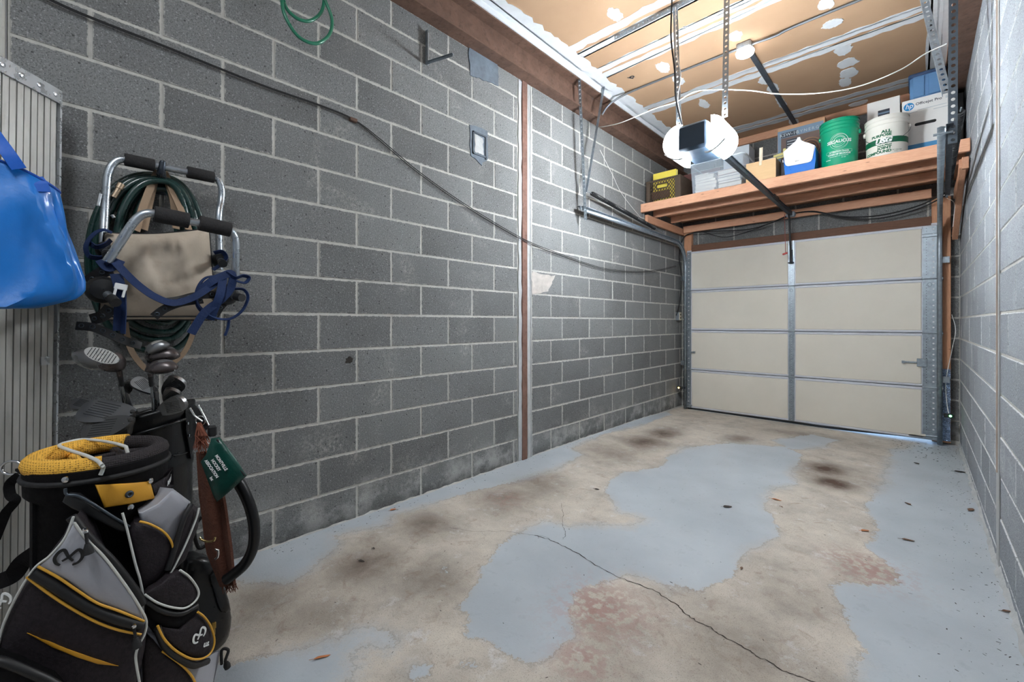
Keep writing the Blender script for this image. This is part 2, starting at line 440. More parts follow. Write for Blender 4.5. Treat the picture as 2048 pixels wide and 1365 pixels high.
def floor_mat():
    t = NT('worn_painted_concrete')
    pos = t.co.outputs['Object']
    d = t.math('MULTIPLY', t.attr('paint_edge'), 8.0)
    n = t.math('MULTIPLY', t.math('SUBTRACT', t.noise(5.5, 6, 0.72, vec=pos), 0.5), 1.35)
    n2 = t.math('MULTIPLY', t.math('SUBTRACT', t.noise(60, 4, 0.7, vec=pos), 0.5), 0.55)
    red = t.attr('red_primer')
    k = t.math('SUBTRACT', t.math('ADD', t.math('ADD', d, n), n2), t.math('MULTIPLY', red, t.math('MULTIPLY', t.noise(22, 4, 0.65, vec=pos), 4.2)))
    sharp = t.ramp(t.math('ADD', k, 0.5), [(0.47, 0.0), (0.56, 1.0)])
    faded = t.ramp(t.math('ADD', t.math('ADD', t.math('MULTIPLY', k, 0.45), 0.5), t.math('MULTIPLY', t.math('SUBTRACT', t.noise(90, 4, 0.7, vec=pos), 0.5), 0.35)), [(0.3, 0.0), (0.72, 1.0)])
    mask = t.mix(t.ramp(t.noise(1.1, 2, 0.5, vec=pos), [(0.44, 0.0), (0.56, 1.0)]), sharp, faded)
    conc = t.ramp(t.noise(3.2, 6, 0.7, vec=pos), [(0.28, rgb(158, 151, 143)), (0.5, rgb(190, 182, 171)), (0.72, rgb(210, 201, 188))])
    conc = t.mix(t.ramp(t.noise(11, 5, 0.7, vec=pos, dist=0.8), [(0.55, 0.0), (0.72, 0.55)]), conc, rgb(148, 126, 110))
    conc = t.mix(t.ramp(t.noise(7, 6, 0.75, vec=pos), [(0.58, 0.0), (0.66, 0.7)]), conc, rgb(208, 206, 204))
    conc = t.mix(t.ramp(t.noise(240, 3, 0.7, vec=pos), [(0.34, 0.5), (0.46, 0.0)]), conc, rgb(96, 90, 84))
    st = t.math('MULTIPLY', t.attr('stain'), t.ramp(t.noise(8, 5, 0.7, vec=pos), [(0.25, 0.6), (0.55, 1.0)]))
    conc = t.mix(t.math('MULTIPLY', st, 0.92), conc, rgb(80, 62, 52))
    conc = t.mix(t.math('MULTIPLY', red, t.ramp(t.noise(30, 4, 0.6, vec=pos), [(0.44, 0.0), (0.54, 0.75)])), conc, rgb(158, 122, 116))
    paint = t.ramp(t.noise(2.0, 5, 0.6, vec=pos), [(0.3, rgb(162, 169, 175)), (0.7, rgb(180, 187, 193))])
    paint = t.mix(t.ramp(t.noise(16, 6, 0.75, vec=pos), [(0.56, 0.0), (0.7, 0.35)]), paint, rgb(140, 146, 152))
    paint = t.mix(t.ramp(t.voro(9, vec=pos), [(0.02, 0.6), (0.05, 0.0)]), paint, rgb(110, 108, 104))
    paint = t.mix(t.math('MULTIPLY', st, 0.35), paint, rgb(110, 100, 92))
    rp = t.math('MULTIPLY', red, t.ramp(t.noise(26, 4, 0.7, vec=pos), [(0.5, 0.0), (0.56, 0.8)]))
    paint = t.mix(rp, paint, rgb(172, 142, 140))
    rimk = t.ramp(t.math('ADD', k, 0.5), [(0.40, 0.0), (0.465, 0.45), (0.50, 0.0)])
    col = t.mix(mask, conc, paint)
    col = t.mix(rimk, col, rgb(120, 112, 104))
    t.out(col, t.mix(mask, 0.85, 0.5))
    t.b.inputs['Specular IOR Level'].default_value = 0.35
    t.bump(t.math('ADD', t.math('MULTIPLY', mask, 0.7), t.math('MULTIPLY', t.noise(130, 4, 0.7, vec=pos), 0.8)), 0.35, 0.004)
    return t.m
floor = fl.build('floor', floor_mat(), smooth=40); struct(floor, 'worn concrete garage floor with peeling blue-grey paint', 'floor')
for nm, arr in (('paint_edge', np.clip(sd, -1, 1)), ('stain', stain), ('red_primer', red)):
    a = floor.data.attributes.new(nm, 'FLOAT', 'POINT'); a.data.foreach_set('value', arr.astype(np.float32))
M_crack = mat('crack_shadow', rgb(52, 44, 40), 1.0, var=0.2)
def crack(pts, w):
    P = [onfloor(*p) for p in pts]; Q = smooth_path(P, 7); rnd = random.Random(int(pts[0][0])); L = []; R_ = []
    for i, p in enumerate(Q):
        d = (Q[min(i + 1, len(Q) - 1)] - Q[max(i - 1, 0)]).normalized(); s = Vector((-d.y, d.x, 0))
        p = p + s * rnd.uniform(-.006, .006); ww = w * rnd.uniform(0.3, 1.2) * (0.3 if i in (0, len(Q) - 1) else 1)
        up = Vector((0, 0, 0.0012))
        L.append(p + s * ww + up); R_.append(p - s * ww + up)
    n = len(L); MB().add(L + R_, [(i, i + 1, n + i + 1, n + i) for i in range(n - 1)]).build('crack', M_crack, floor)
crack(z4([(300, 555), (350, 570), (400, 592), (470, 630), (540, 675), (620, 712), (720, 750), (800, 800), (860, 850), (920, 880), (980, 920), (1060, 965), (1120, 1000), (1200, 1045), (1290, 1078)]) + [(1680, 1400)], 0.0026)
crack(z4([(395, 440), (405, 480), (400, 520), (412, 545), (403, 572)]), 0.0012)
crack(z5([(1130, 355), (1260, 372), (1390, 372), (1500, 388), (1590, 400)]), 0.001)

# ---- block walls: a mortar core with every block laid into it as a piece of its own
BLK = {}
def block_mesh(w, h, m):
    key = (round(w, 3), round(h, 3), m.name)
    if key in BLK: return BLK[key]
    hw, hh, e, c = w / 2, h / 2, 0.016, 0.003
    vs_ = [(-hw, -hh, -.03), (hw, -hh, -.03), (hw, hh, -.03), (-hw, hh, -.03),
           (-hw, -hh, -c), (hw, -hh, -c), (hw, hh, -c), (-hw, hh, -c),
           (-hw + c, -hh + c, 0), (hw - c, -hh + c, 0), (hw - c, hh - c, 0), (-hw + c, hh - c, 0),
           (-hw + e, -hh + e, 0), (hw - e, -hh + e, 0), (hw - e, hh - e, 0), (-hw + e, hh - e, 0)]
    fs = [(12, 13, 14, 15)]
    for k in range(4):
        l = (k + 1) % 4
        fs += [(8 + k, 8 + l, 12 + l, 12 + k), (4 + k, 4 + l, 8 + l, 8 + k), (k, l, 4 + l, 4 + k)]
    me = bpy.data.meshes.new('block'); me.from_pydata(vs_, [], fs); me.materials.append(m)
    a = me.attributes.new('edge', 'FLOAT', 'POINT'); a.data.foreach_set('value', [0.0] * 8 + [0.18] * 4 + [1.0] * 4)
    me.update(); BLK[key] = me; return me
JT = 0.011
def lay(wall, m, origin, xdir, nrm, rows, rnd):
    """rows: list of (u0, u1, v0, v1) block faces in wall coordinates (u along xdir, v up)"""
    xdir = Vector(xdir); nrm = Vector(nrm); origin = Vector(origin)
    for u0, u1, v0, v1 in rows:
        w, h = u1 - u0 - JT, v1 - v0 - JT
        if w < 0.02 or h < 0.02: continue
        o = bpy.data.objects.new('block', block_mesh(w, h, m)); COL.objects.link(o)
        c = origin + xdir * (u0 + u1) / 2 + Vector((0, 0, 1)) * (v0 + v1) / 2 + nrm * rnd.uniform(-.0012, .0016)
        o.matrix_world = frame(c, xdir, nrm) @ Matrix.Rotation(rnd.uniform(-.0022, .0022), 4, 'Z')
        o.parent = wall
def courses(u0, u1, z0, z1, je, jo, step=0.4512, kbase=0):
    """running-bond faces between u0,u1; je/jo a joint position for even and odd courses"""
    out = []; n0 = int(math.floor((z0 - Z0C) / PITCH))
    k = n0
    while Z0C + k * PITCH < z1 - 0.02:
        v0, v1 = max(z0, Z0C + k * PITCH), min(z1, Z0C + (k + 1) * PITCH)
        j = je if k % 2 == 0 else jo
        j = j - math.ceil((j - u0) / step) * step
        cuts = [u0]; x = j
        while x < u1:
            if x > u0 + 0.04 and x < u1 - 0.04: cuts.append(x)
            x += step
        cuts.append(u1)
        for a, b in zip(cuts[:-1], cuts[1:]):
            if v1 - v0 > 0.03: out.append((a, b, v0, v1))
        k += 1
    return out
rnd = random.Random(3)
WTOP = 3.20
wl = MB().span((-0.2, -0.12, -0.1), (-0.0035, ROOM_Y1 + 0.2, WTOP)).build('wall_left', M_mortar); struct(wl, 'grey concrete block wall on the left with pale mortar joints', 'wall')
lay(wl, M_block, (0, 0, 0), (0, 1, 0), (1, 0, 0), courses(-0.12, 2.622, 0.0, WTOP, 0.547, 0.770) + courses(2.80, ROOM_Y1, 0.0, WTOP, 3.233, 3.065), rnd)
wr = MB().span((ROOM_W + 0.0035, ROOM_Y0, -0.15), (ROOM_W + 0.2, ROOM_Y1 + 0.2, WTOP + 0.3)).build('wall_right', M_mortar); struct(wr, 'pale grey concrete block wall on the right', 'wall')
lay(wr, M_block_r, (ROOM_W, 0, 0), (0, -1, 0), (-1, 0, 0), [(-b, -a, v0, v1) for a, b, v0, v1 in courses(ROOM_Y0, 3.19, -0.08, CEIL, 2.93, 3.16) + courses(3.29, ROOM_Y1, -0.08, CEIL, 3.62, 3.85)], rnd)
# end wall with the door opening, built of pieces round the opening
DX0, DX1, DZ1, DY = 0.118, 2.534, 2.135, 5.90
wf = MB()
wf.span((-0.05, ROOM_Y1 + .0035, -0.1), (DX0 + 0.03, ROOM_Y1 + 0.2, CEIL)).span((DX1 - 0.03, ROOM_Y1 + .0035, -0.1), (ROOM_W + 0.05, ROOM_Y1 + 0.2, CEIL)).span((DX0 + 0.03, ROOM_Y1 + .0035, 2.10), (DX1 - 0.03, ROOM_Y1 + 0.2, CEIL))
wf = wf.build('wall_front', M_mortar); struct(wf, 'dark concrete block end wall round the garage door', 'wall')
lay(wf, M_block, (0, ROOM_Y1, 0), (1, 0, 0), (0, -1, 0), courses(0.0, DX0 + 0.03, 0.0, 2.10, 0.3, 0.05) + courses(DX1 - 0.03, ROOM_W, 0.0, 2.10, 2.62, 2.9) + courses(0.0, ROOM_W, 2.10, CEIL, 0.22, 0.445), rnd)
M_paintwall = mat('painted_rear_wall', rgb(196, 198, 200), 0.9, var=0.06, bump=0.1)
wb = MB().span((-1.2, ROOM_Y0 - 0.15, -0.15), (ROOM_W + 0.2, ROOM_Y0, CEIL + 0.2)).build('wall_back', M_paintwall); struct(wb, 'plain pale wall behind the camera', 'wall')
# doorway trim at the near end of the left wall
M_trim = mat('pale_grey_trim', rgb(172, 172, 166), 0.7, var=0.08, vs=10, dark=rgb(110, 108, 100), dark_amt=0.3)
tr = MB().span((-0.16, -0.36, 0.0), (0.016, -0.126, 3.2), 0.006).build('trim_1', M_trim); struct(tr, 'pale painted door casing at the near end of the block wall', 'trim')
wl2 = MB().span((-0.2, ROOM_Y0, -0.1), (-0.005, -0.122, CEIL + .02)).build('wall_left_rear', M_paintwall); struct(wl2, 'pale wall behind the door casing', 'wall')

# steel post in the left wall with mortar fill each side
def ragged(poly, amp, rnd, sub=6):
    out = []; n = len(poly)
    for i in range(n):
        a, b = Vector(poly[i]), Vector(poly[(i + 1) % n])
        for k in range(sub): out.append(a.lerp(b, k / sub) + Vector((rnd.uniform(-amp, amp), rnd.uniform(-amp, amp))))
    return out
FL = frame((0, 0, 0), (0, 1, 0), (1, 0, 0))            # left wall: x = along y, y = up, z = out
MB().prism([tuple(p) for p in ragged([(2.628, 0.0), (2.668, 0.0), (2.660, 3.18), (2.626, 3.18)], 0.006, rnd, 40)], 0.006, FL).build('mortar_fill', M_mortar_white, wl)
MB().prism([tuple(p) for p in ragged([(2.732, 0.0), (2.795, 0.0), (2.775, 3.18), (2.712, 3.18)], 0.006, rnd, 40)], 0.006, FL).build('mortar_fill', M_mortar_white, wl)
post = MB().span((-0.02, 2.668, 0.0), (0.012, 2.728, 3.19)).build('steel_post_flange', M_rustp, wl)
# right wall expansion joint
FR = frame((ROOM_W, 0, 0), (0, -1, 0), (-1, 0, 0))
MB().prism([tuple(p) for p in ragged([(-3.29, -0.05), (-3.19, -0.05), (-3.19, 3.4), (-3.29, 3.4)], 0.008, rnd, 40)], 0.004, FR).build('mortar_fill', M_mortar_white, wr)
MB().span((ROOM_W - 0.009, 3.232, 0.42), (ROOM_W - 0.003, 3.246, 3.3)).build('joint_strip', mat('buff_joint_filler', rgb(176, 160, 146), 0.9, var=0.2, vs=8), wr)
# mortar skirts where walls meet the slab
def skirt(name, side, parent):
    m = MB(); n = 150; vs_ = []; rr = random.Random(5)
    for i in range(n + 1):
        y = -0.9 + 6.9 * i / n; a = 0.004 + 0.008 * rr.random() ** 2; b = 0.004 + 0.012 * rr.random() ** 2
        if side > 0: a *= 2.5; b *= 3
        x = 0 if side < 0 else ROOM_W; s = 1 if side < 0 else -1; z = floor_z(x, y)
        vs_ += [(x - s * .003, y, z + b), (x + s * a * .6, y, z + b * .35), (x + s * a, y, z - 0.002)]
    m.add(vs_, [(i * 3 + k, i * 3 + k + 1, i * 3 + k + 4, i * 3 + k + 3) for i in range(n) for k in (0, 1)])
    return m.build(name, M_mortar if side < 0 else M_mortar_white, parent, 60)
skirt('mortar_skirt', -1, wl); skirt('mortar_skirt', 1, wr)

# marks and repairs on the left wall
def px_poly(pts): return [(onx(px, py).y, onx(px, py).z) for px, py in pts]
MB().prism([tuple(p) for p in ragged(px_poly([(936, 84), (994, 120), (996, 172), (960, 158), (940, 152)]), 0.006, rnd)], 0.007, FL).build('cement_patch', M_patch, wl)
MB().prism([tuple(p) for p in ragged(px_poly([(938, 248), (974, 262), (976, 318), (962, 330), (940, 312)]), 0.008, rnd)], 0.006, FL).build('cement_patch', M_patch, wl)
bx = MB(); q = px_poly([(944, 262), (971, 273), (971, 318), (945, 308)]); y0, y1, za, zb = q[0][0], q[1][0], q[3][1], q[0][1]
for a, b in (((0.0, y0, za), (.014, y0 + .012, zb)), ((0.0, y1 - .012, za - .01), (.014, y1, zb - .01)), ((0.0, y0, zb - .012), (.014, y1, zb)), ((0.0, y0, za), (.014, y1, za + .012))): bx.span(a, b)
ob = bx.build('outlet_box_frame', M_galv_d, wl); ob['label'] = 'grey metal rim of a plastered-over wall box'
MB().prism([tuple(p) for p in ragged([(y0 + .02, za + .02), (y1 - .03, za + .02), (y1 - .035, zb - .03), (y0 + .02, zb - .02)], 0.006, rnd)], 0.010, FL).build('plaster_fill', M_mortar_white, wl)
h = px_poly([(698, 721)])[0]
MB().prism([(h[0] + .03 * math.cos(a) * random.uniform(.5, 1.1), h[1] + .028 * math.sin(a) * random.uniform(.5, 1.1)) for a in [k * PI / 7 for k in range(14)]], 0.0025, FL).build('drilled_hole', mat('hole_dark', rgb(46, 42, 38), 1.0, var=.4, vs=40), wl)
MB().prism([tuple(p) for p in ragged(px_poly([(1064, 545), (1110, 552), (1095, 585), (1064, 588)]), 0.012, rnd)], 0.002, FL).build('plaster_smear', mat('plaster_smear', rgb(176, 170, 164), 0.95, var=.15, vs=20), wl)

# ---- ceiling: unpainted drywall with ragged joint compound
def ceil_mat():
    t = NT('drywall_paper'); pos = t.co.outputs['Object']
    c = t.ramp(t.noise(1.6, 4, 0.5, vec=pos), [(0.3, rgb(158, 127, 100)), (0.7, rgb(174, 143, 114))])
    c = t.mix(t.ramp(t.noise(26, 5, 0.7, vec=pos), [(0.6, 0.0), (0.75, 0.25)]), c, rgb(150, 112, 84))
    c = t.mix(t.ramp(t.voro(14, vec=pos), [(0.015, 0.7), (0.03, 0.0)]), c, rgb(225, 214, 202))
    t.out(c, 0.85); return t.m
M_ceil = ceil_mat()
ceil = MB().span((-0.2, ROOM_Y0, CEIL), (ROOM_W + 0.2, ROOM_Y1 + 0.2, CEIL + 0.05)).build('ceiling', M_ceil); struct(ceil, 'tan unpainted drywall ceiling with white joint compound', 'ceiling')
COMP_N = 0
FC = frame((0, 0, CEIL), (1, 0, 0), (0, 0, -1))           # looking up: x = x, y = -y, z = down
def comp(poly, amp=0.012, sub=6, name='compound_patch'):
    global COMP_N
    COMP_N += 1; h = 0.0015 + 0.00011 * COMP_N
    MB().prism([(p[0], -p[1]) for p in ragged(poly, amp, rnd, sub)], h, FC).build(name, M_compound, ceil)
def strip(y, x0, x1, ws):
    for a, b in ws: comp([(x0, y + a), (x1, y + a), (x1, y + b), (x0, y + b)], 0.013, 40, name='compound_strip')
for y in (3.08, 3.50, 4.46, 5.66): strip(y, 0.16, 2.56, [(-.10, -.018), (.014, .10)])
for y in (1.86, 0.64, -0.58): strip(y, 0.16, 2.56, [(-.10, -.018), (.014, .10)])
# edge bands along the beams
comp([(0.10, -0.9), (0.25, -0.9), (0.235, 1.5), (0.26, 3.0), (0.24, 4.5), (0.25, 6.0), (0.10, 6.0)], 0.02, 26, name='compound_strip')
comp([(2.44, -0.9), (2.60, -0.9), (2.60, 6.0), (2.46, 6.0)], 0.012, 26, name='compound_strip')
def zc(x, y): return (1100 + x / 2.381, y / 2.381)
for x, y, rx, ry in ((312, 70, .05, .09), (885, 172, .05, .07), (540, 322, .06, .1), (614, 382, .05, .1), (735, 495, .05, .13), (1315, 15, .05, .09), (1345, 112, .06, .07), (1395, 238, .06, .09), (1418, 298, .08, .09),
                     (1420, 348, .08, .1), (1405, 392, .05, .1), (1022, 382, .05, .09), (1062, 420, .05, .12), (1100, 485, .04, .2), (1470, 492, .09, .06), (195, 345, .09, .12), (285, 450, .06, .12), (330, 485, .1, .1), (1160, 580, .05, .1), (640, 130, .01, .02)):
    p = onz(*zc(x, y), CEIL)
    comp([(p.x + rx * math.cos(a) * random.uniform(.75, 1.15), p.y + ry * math.sin(a) * random.uniform(.75, 1.15)) for a in [k * PI / 6 for k in range(12)]], 0.006, 3)
# steel beams along both walls, wooden furring above
def beam(x0, x1, name, label):
    o = MB(); y0, y1 = ROOM_Y0, ROOM_Y1
    o.span((x0, y0, 3.195), (x1, y1, 3.207)); xm = (x0 + x1) / 2
    o.span((xm - .006, y0, 3.2), (xm + .006, y1, 3.45)); o.span((x0, y0, 3.44), (x1, y1, 3.452))
    b = o.build(name, M_rust); struct(b, label, 'beam'); return b
bl = beam(-0.08, 0.11, 'trim_2', 'rusty red-brown steel I-beam along the top of the left block wall')
MB().span((-0.08, ROOM_Y0, 3.452), (0.12, ROOM_Y1, 3.497)).build('nailing_strip', M_compound, bl)
br = beam(2.585, 2.70, 'trim_3', 'rusty steel I-beam along the top of the right wall')
MB().span((2.585, ROOM_Y0, 3.452), (2.70, ROOM_Y1, 3.497)).build('nailing_strip', M_wood_y, br)
# ================================================================== garage door, tracks, opener, shelf
M_door = mat('cream_vinyl_door_back', rgb(214, 208, 196), 0.6, var=0.03, vs=3, bump=0.04, bs=90)
M_doorw = mat('door_edge_paint', rgb(204, 206, 213), 0.45, 0.1, var=0.04, vs=20)
M_slot = mat('slot_shadow', rgb(34, 36, 38), 0.9)

def perforated(mb, a, b, wdir, width, pitch=0.038, hole=0.009, slot=0.0):
    """a flat strip from a to b with a row of real eight-sided holes; wdir is the width direction"""
    a, b = Vector(a), Vector(b); L = (b - a).length; d = (b - a) / L
    w = Vector(wdir); w = (w - d * w.dot(d)).normalized(); n = max(1, round(L / pitch)); p = L / n
    for i in range(n):
        c = a + d * (p * (i + .5)); hw = width / 2; hp = p / 2
        outer = [(-hp, -hw), (0, -hw), (hp, -hw), (hp, 0), (hp, hw), (0, hw), (-hp, hw), (-hp, 0)]
        inner = []
        for k in range(8):
            an = -3 * PI / 4 + k * PI / 4
            inner.append((hole * math.cos(an) + (slot if math.cos(an) > .1 else -slot if math.cos(an) < -.1 else 0), hole * math.sin(an)))
        vs_ = [c + d * u + w * v for u, v in outer] + [c + d * u + w * v for u, v in inner]
        mb.add(vs_, [(k, (k + 1) % 8, 8 + (k + 1) % 8, 8 + k) for k in range(8)])
def thicken(o, t):
    m = o.modifiers.new('sheet', 'SOLIDIFY'); m.thickness = t; m.offset = 0; return o
def angle_iron(name, parent, a, b, w1, w2, s=0.032, m=None, pitch=0.038, hole=0.008, holes=(1, 1)):
    """perforated angle: two flanges sharing the edge a-b"""
    mb = MB(); a, b = Vector(a), Vector(b); w1 = Vector(w1).normalized(); w2 = Vector(w2).normalized()
    for w, h in ((w1, holes[0]), (w2, holes[1])):
        if h: perforated(mb, a + w * s / 2, b + w * s / 2, w, s, pitch, hole)
        else: mb.add([a, b, b + w * s, a + w * s], [(0, 1, 2, 3)])
    return thicken(mb.build(name, m or M_galv, parent), 0.0025)

# ---- sectional door
gd = thing('garage_door', 'closed cream sectional garage door with galvanised stiles', 'garage door', (DX0, DY, floor_z(1.3, 5.9)))
DZ0 = floor_z(1.3, 5.9) + 0.012; SH = (DZ1 - 0.0 - DZ0 + 0.0) / 4
STW = 0.05; XC = 1.327
CS0, CS1 = XC - 0.028, XC + 0.028
for k in range(4):
    z0 = DZ0 + k * SH + (.014 if k == 0 else 0); z1 = DZ0 + (k + 1) * SH
    body = MB().span((DX0, DY + .012, z0 + .003), (DX1, DY + .045, z1 - .003), 0.004).build('door_section', M_doorw, gd)
    for xa, xb in ((DX0 + .05, CS0 - .004), (CS1 + .004, DX1 - .10)):
        MB().span((xa + .006, DY + .006, z0 + .028), (xb - .006, DY + .02, z1 - .03), 0.004).build('inner_panel', M_door, body)
        MB().span((xa, DY + .004, z1 - .026), (xb, DY + .02, z1 - .010), 0.003).build('rail', M_doorw, body)
        MB().span((xa, DY + .004, z0 + .008), (xb, DY + .02, z0 + .022), 0.003).build('rail', M_doorw, body)
    for nm, xa, xb, hl in (('end_stile', DX0 - .004, DX0 + .046, .010), ('end_stile', DX1 - .098, DX1 + .004, .009), ('centre_stile', CS0, CS1, .006)):
        mb = MB(); xm = (xa + xb) / 2
        if nm == 'end_stile' and xb - xa > .08:
            perforated(mb, (xa + .055 + .022, DY - .002, z0 + .03), (xa + .055 + .022, DY - .002, z1 - .02), (1, 0, 0), .045, .055, .008)
            perforated(mb, (xa + .027, DY - .002, z0 + .03), (xa + .027, DY - .002, z1 - .02), (1, 0, 0), .055, .027, .0035)
        else:
            perforated(mb, (xm, DY - .002, z0 + .01), (xm, DY - .002, z1 - .008), (1, 0, 0), xb - xa, .055 if hl > .008 else .028, hl * .8 if hl > .008 else .004)
        mb.add([(xa, DY - .002, z0 + .008), (xa, DY + .02, z0 + .008), (xa, DY + .02, z1 - .008), (xa, DY - .002, z1 - .008)], [(0, 1, 2, 3)])
        mb.add([(xb, DY - .002, z0 + .008), (xb, DY + .02, z0 + .008), (xb, DY + .02, z1 - .008), (xb, DY - .002, z1 - .008)], [(0, 1, 2, 3)])
        st = thicken(mb.build(nm, M_galv, body), 0.0016)
        if hl > .008:
            if xb - xa > .08:
                MB().span((xa + .003, DY - .0006, z0 + .02), (xa + .054, DY + .002, z1 - .02)).build('stile_backing', M_slot, body)
                MB().span((xa + .056, DY - .0006, z0 + .02), (xb - .003, DY + .002, z1 - .02)).build('stile_backing', M_white, body)
            else: MB().span((xa + .003, DY - .0006, z0 + .02), (xb - .003, DY + .002, z1 - .02)).build('stile_backing', M_white, body)
    if k < 3:
        for xa, xb in ((DX0 - .002, DX0 + .046), (CS0, CS1), (DX1 - .098, DX1 + .002)):
            hb = MB().span((xa, DY - .006, z1 - .04), (xb, DY - .002, z1 - .004)).span((xa, DY - .006, z1 + .004), (xb, DY - .002, z1 + .035))
            hb.tube([(xa - .004, DY - .008, z1), (xb + .01, DY - .008, z1)], .006, 8)
            ring = [((xa + xb) / 2 + .014 * math.cos(a), DY - .006, z1 - .055 + .02 * math.sin(a)) for a in [q * PI / 8 for q in range(16)]]
            hb.tube(ring, .0025, 6, closed=True)
            hb.build('hinge', M_galv, gd, 40)
            if xa != CS0:
                sgn = -1 if xa < 1 else 1; xr = xa if sgn < 0 else xb
                MB().tube([(xr, DY - .008, z1), (xr + sgn * .045, DY - .008, z1)], .005, 8).tube([(xr + sgn * .03, DY - .008, z1), (xr + sgn * .042, DY - .008, z1)], .022, 14).build('roller', M_galv, gd, 40)
# top fixtures, centre operator bracket, locks, handle, bottom seal
for xa, xb in ((DX0 - .01, DX0 + .05), (DX1 - .1, DX1 + .02)):
    MB().span((xa, DY - .02, DZ1 - .12), (xb, DY - .002, DZ1 - .10)).span((xa, DY - .012, DZ1 - .09), (xb, DY - .002, DZ1 - .082)).build('top_roller_bracket', M_galv, gd)
    MB().span((xa, DY - .01, DZ0 + .02), (xb, DY - .002, DZ0 + .10)).tube([(xa, DY - .014, DZ0 + .06), (xb + .02, DY - .014, DZ0 + .06)], .006, 8).build('bottom_bracket', M_galv, gd)
mb = MB().bar((XC, DY - .02, 2.02), (XC, DY - .02, 1.86), .03, .02, (0, 1, 0)).tube([(XC - .03, DY - .03, 1.87), (XC + .03, DY - .03, 1.87)], .007, 8); mb.build('arm_bracket', M_galv_d, gd)
for xl, s, w in ((DX1 - .14, -1, .10), (DX0 + .055, 1, .04)):
    zl = DZ0 + 1.49 * SH - 0.02
    MB().span((xl - (.0 if s < 0 else .055), DY - .014, zl - .04), (xl + (.075 if s < 0 else .0), DY - .002, zl + .04), .003).build('lock_plate', M_galv, gd)
    lb = MB().span((min(xl, xl + s * w * 1.0), DY - .012, zl - .008), (max(xl, xl + s * w * 1.0), DY - .004, zl + .008)).span((xl + s * w - .012, DY - .025, zl - .014), (xl + s * w + .012, DY - .004, zl + .012)); lb.build('sliding_bolt', M_galv, gd)
hx = ony(1836, 866, DY).x
MB().span((hx - .07, DY - .02, DZ0 + .045), (hx + .055, DY + .004, DZ0 + .052)).span((hx - .07, DY - .02, DZ0 + .045), (hx + .055, DY - .016, DZ0 + .07)).build('lift_handle', M_door, gd)
MB().span((DX0 - .02, DY + .046, DZ0 + .03), (DX1 + .02, DY + .049, DZ1 + .02)).build('seam_light_blocker', M_doorw, gd)  # unseen sheet added behind the sections to stop daylight at the seams
sb = MB(); n = 40
pts = []
for i in range(n + 1):
    x = DX0 + (DX1 - DX0) * i / n; gap = 0.030 * sm(1.6, 2.45, x)
    pts.append((x, DY + .03, floor_z(x, DY) + .014 + gap))
sb.tube(pts, .013, 8).build('bottom_seal', M_rubber, gd, 60)

# ---- wooden jambs and header on the end wall
def lumber(name, label, a, b, m, bevel=.004, cat='board', parent=None):
    o = MB().span(a, b, bevel).build(name, m, parent)
    if parent is None: struct(o, label, cat)
    return o
jl = lumber('trim_4', 'upright fir jamb board left of the garage door', (0.055, 5.95, 0.0), (0.155, ROOM_Y1 - .001, 2.47), M_wood_v)
jr = lumber('trim_5', 'upright fir jamb board right of the garage door', (2.50, 5.95, 0.0), (2.635, ROOM_Y1 - .001, 2.40), M_wood_v)
hd = lumber('trim_6', 'dark brown header board above the garage door', (0.155, 5.945, 2.10), (2.50, ROOM_Y1 - .001, 2.225), M_wood_dark)
MB().span((2.575, 5.935, 0.02), (2.632, 5.949, 0.72)).build('leak_foil_strip', mat('leak_blue_foil', rgb(150, 170, 200), 0.25, 0.9, var=0.3, vs=40, bump=1.0, bs=45, bd=.02), jr)  # bluish foil tone stands in for daylight leaking past the jamb

# ---- tracks with springs and hangers
TZ = 2.24; TY0 = 3.42
def track(x, s, label, splay=0.0):
    t = thing('door_track', label, 'track', (x, DY, 0.0), 0, None)
    path = [(x, DY - .01, floor_z(x, DY) + .01), (x, DY - .01, 1.92)]
    R = TZ - 1.92
    for k in range(1, 10):
        a = k / 10 * PI / 2; path.append((x, DY - .01 - R * (1 - math.cos(a)), 1.92 + R * math.sin(a)))
    path.append((x, TY0, TZ + .01))
    path = [(p[0] - splay * (DY - p[1]) / (DY - TY0), p[1], p[2]) for p in path]
    P = [Vector(p) for p in path]; m = MB(); prof = [(-.022, .016), (-.026, 0), (-.022, -.016), (.0, -.02), (.022, -.016), (.026, 0), (.022, .016)]   # (across travel, along x*s)
    vs_ = []; n = len(prof)
    for i, p in enumerate(P):
        d = (P[min(i + 1, len(P) - 1)] - P[max(i - 1, 0)]).normalized(); nn = Vector((0, d.z, -d.y)); sx = Vector((s, 0, 0))
        vs_ += [p + nn * u + sx * (-v) for u, v in prof]
    m.add(vs_, [(i * n + k, i * n + k + 1, (i + 1) * n + k + 1, (i + 1) * n + k) for i in range(len(P) - 1) for k in range(n - 1)])
    thicken(m.build('track_rail', M_galv, t, 50), .002)
    for z in (0.62, 1.78):
        b = MB().span((x + s * .012 if s > 0 else x + s * .07, DY + .0, z - .03), (x + s * .07 if s > 0 else x + s * .012, DY + .006, z + .03)).span((min(x + s * .012, x + s * .018), DY - .03, z - .03), (max(x + s * .012, x + s * .018), DY + .05, z + .03))
        b.build('jamb_bracket', M_galv, t)
    angle_iron('track_stiffener', t, (x + s * .02 - splay, TY0 - .02, TZ + .035), (x + s * .02, 5.3, TZ + .035), (0, 0, -1), (s, 0, 0), .03, M_galv_d, holes=(0, 0))
    return t
tl = track(0.10, -1, 'galvanised door track along the left wall')
trk = track(2.555, 1, 'galvanised door track beside the right wall', 0.055)
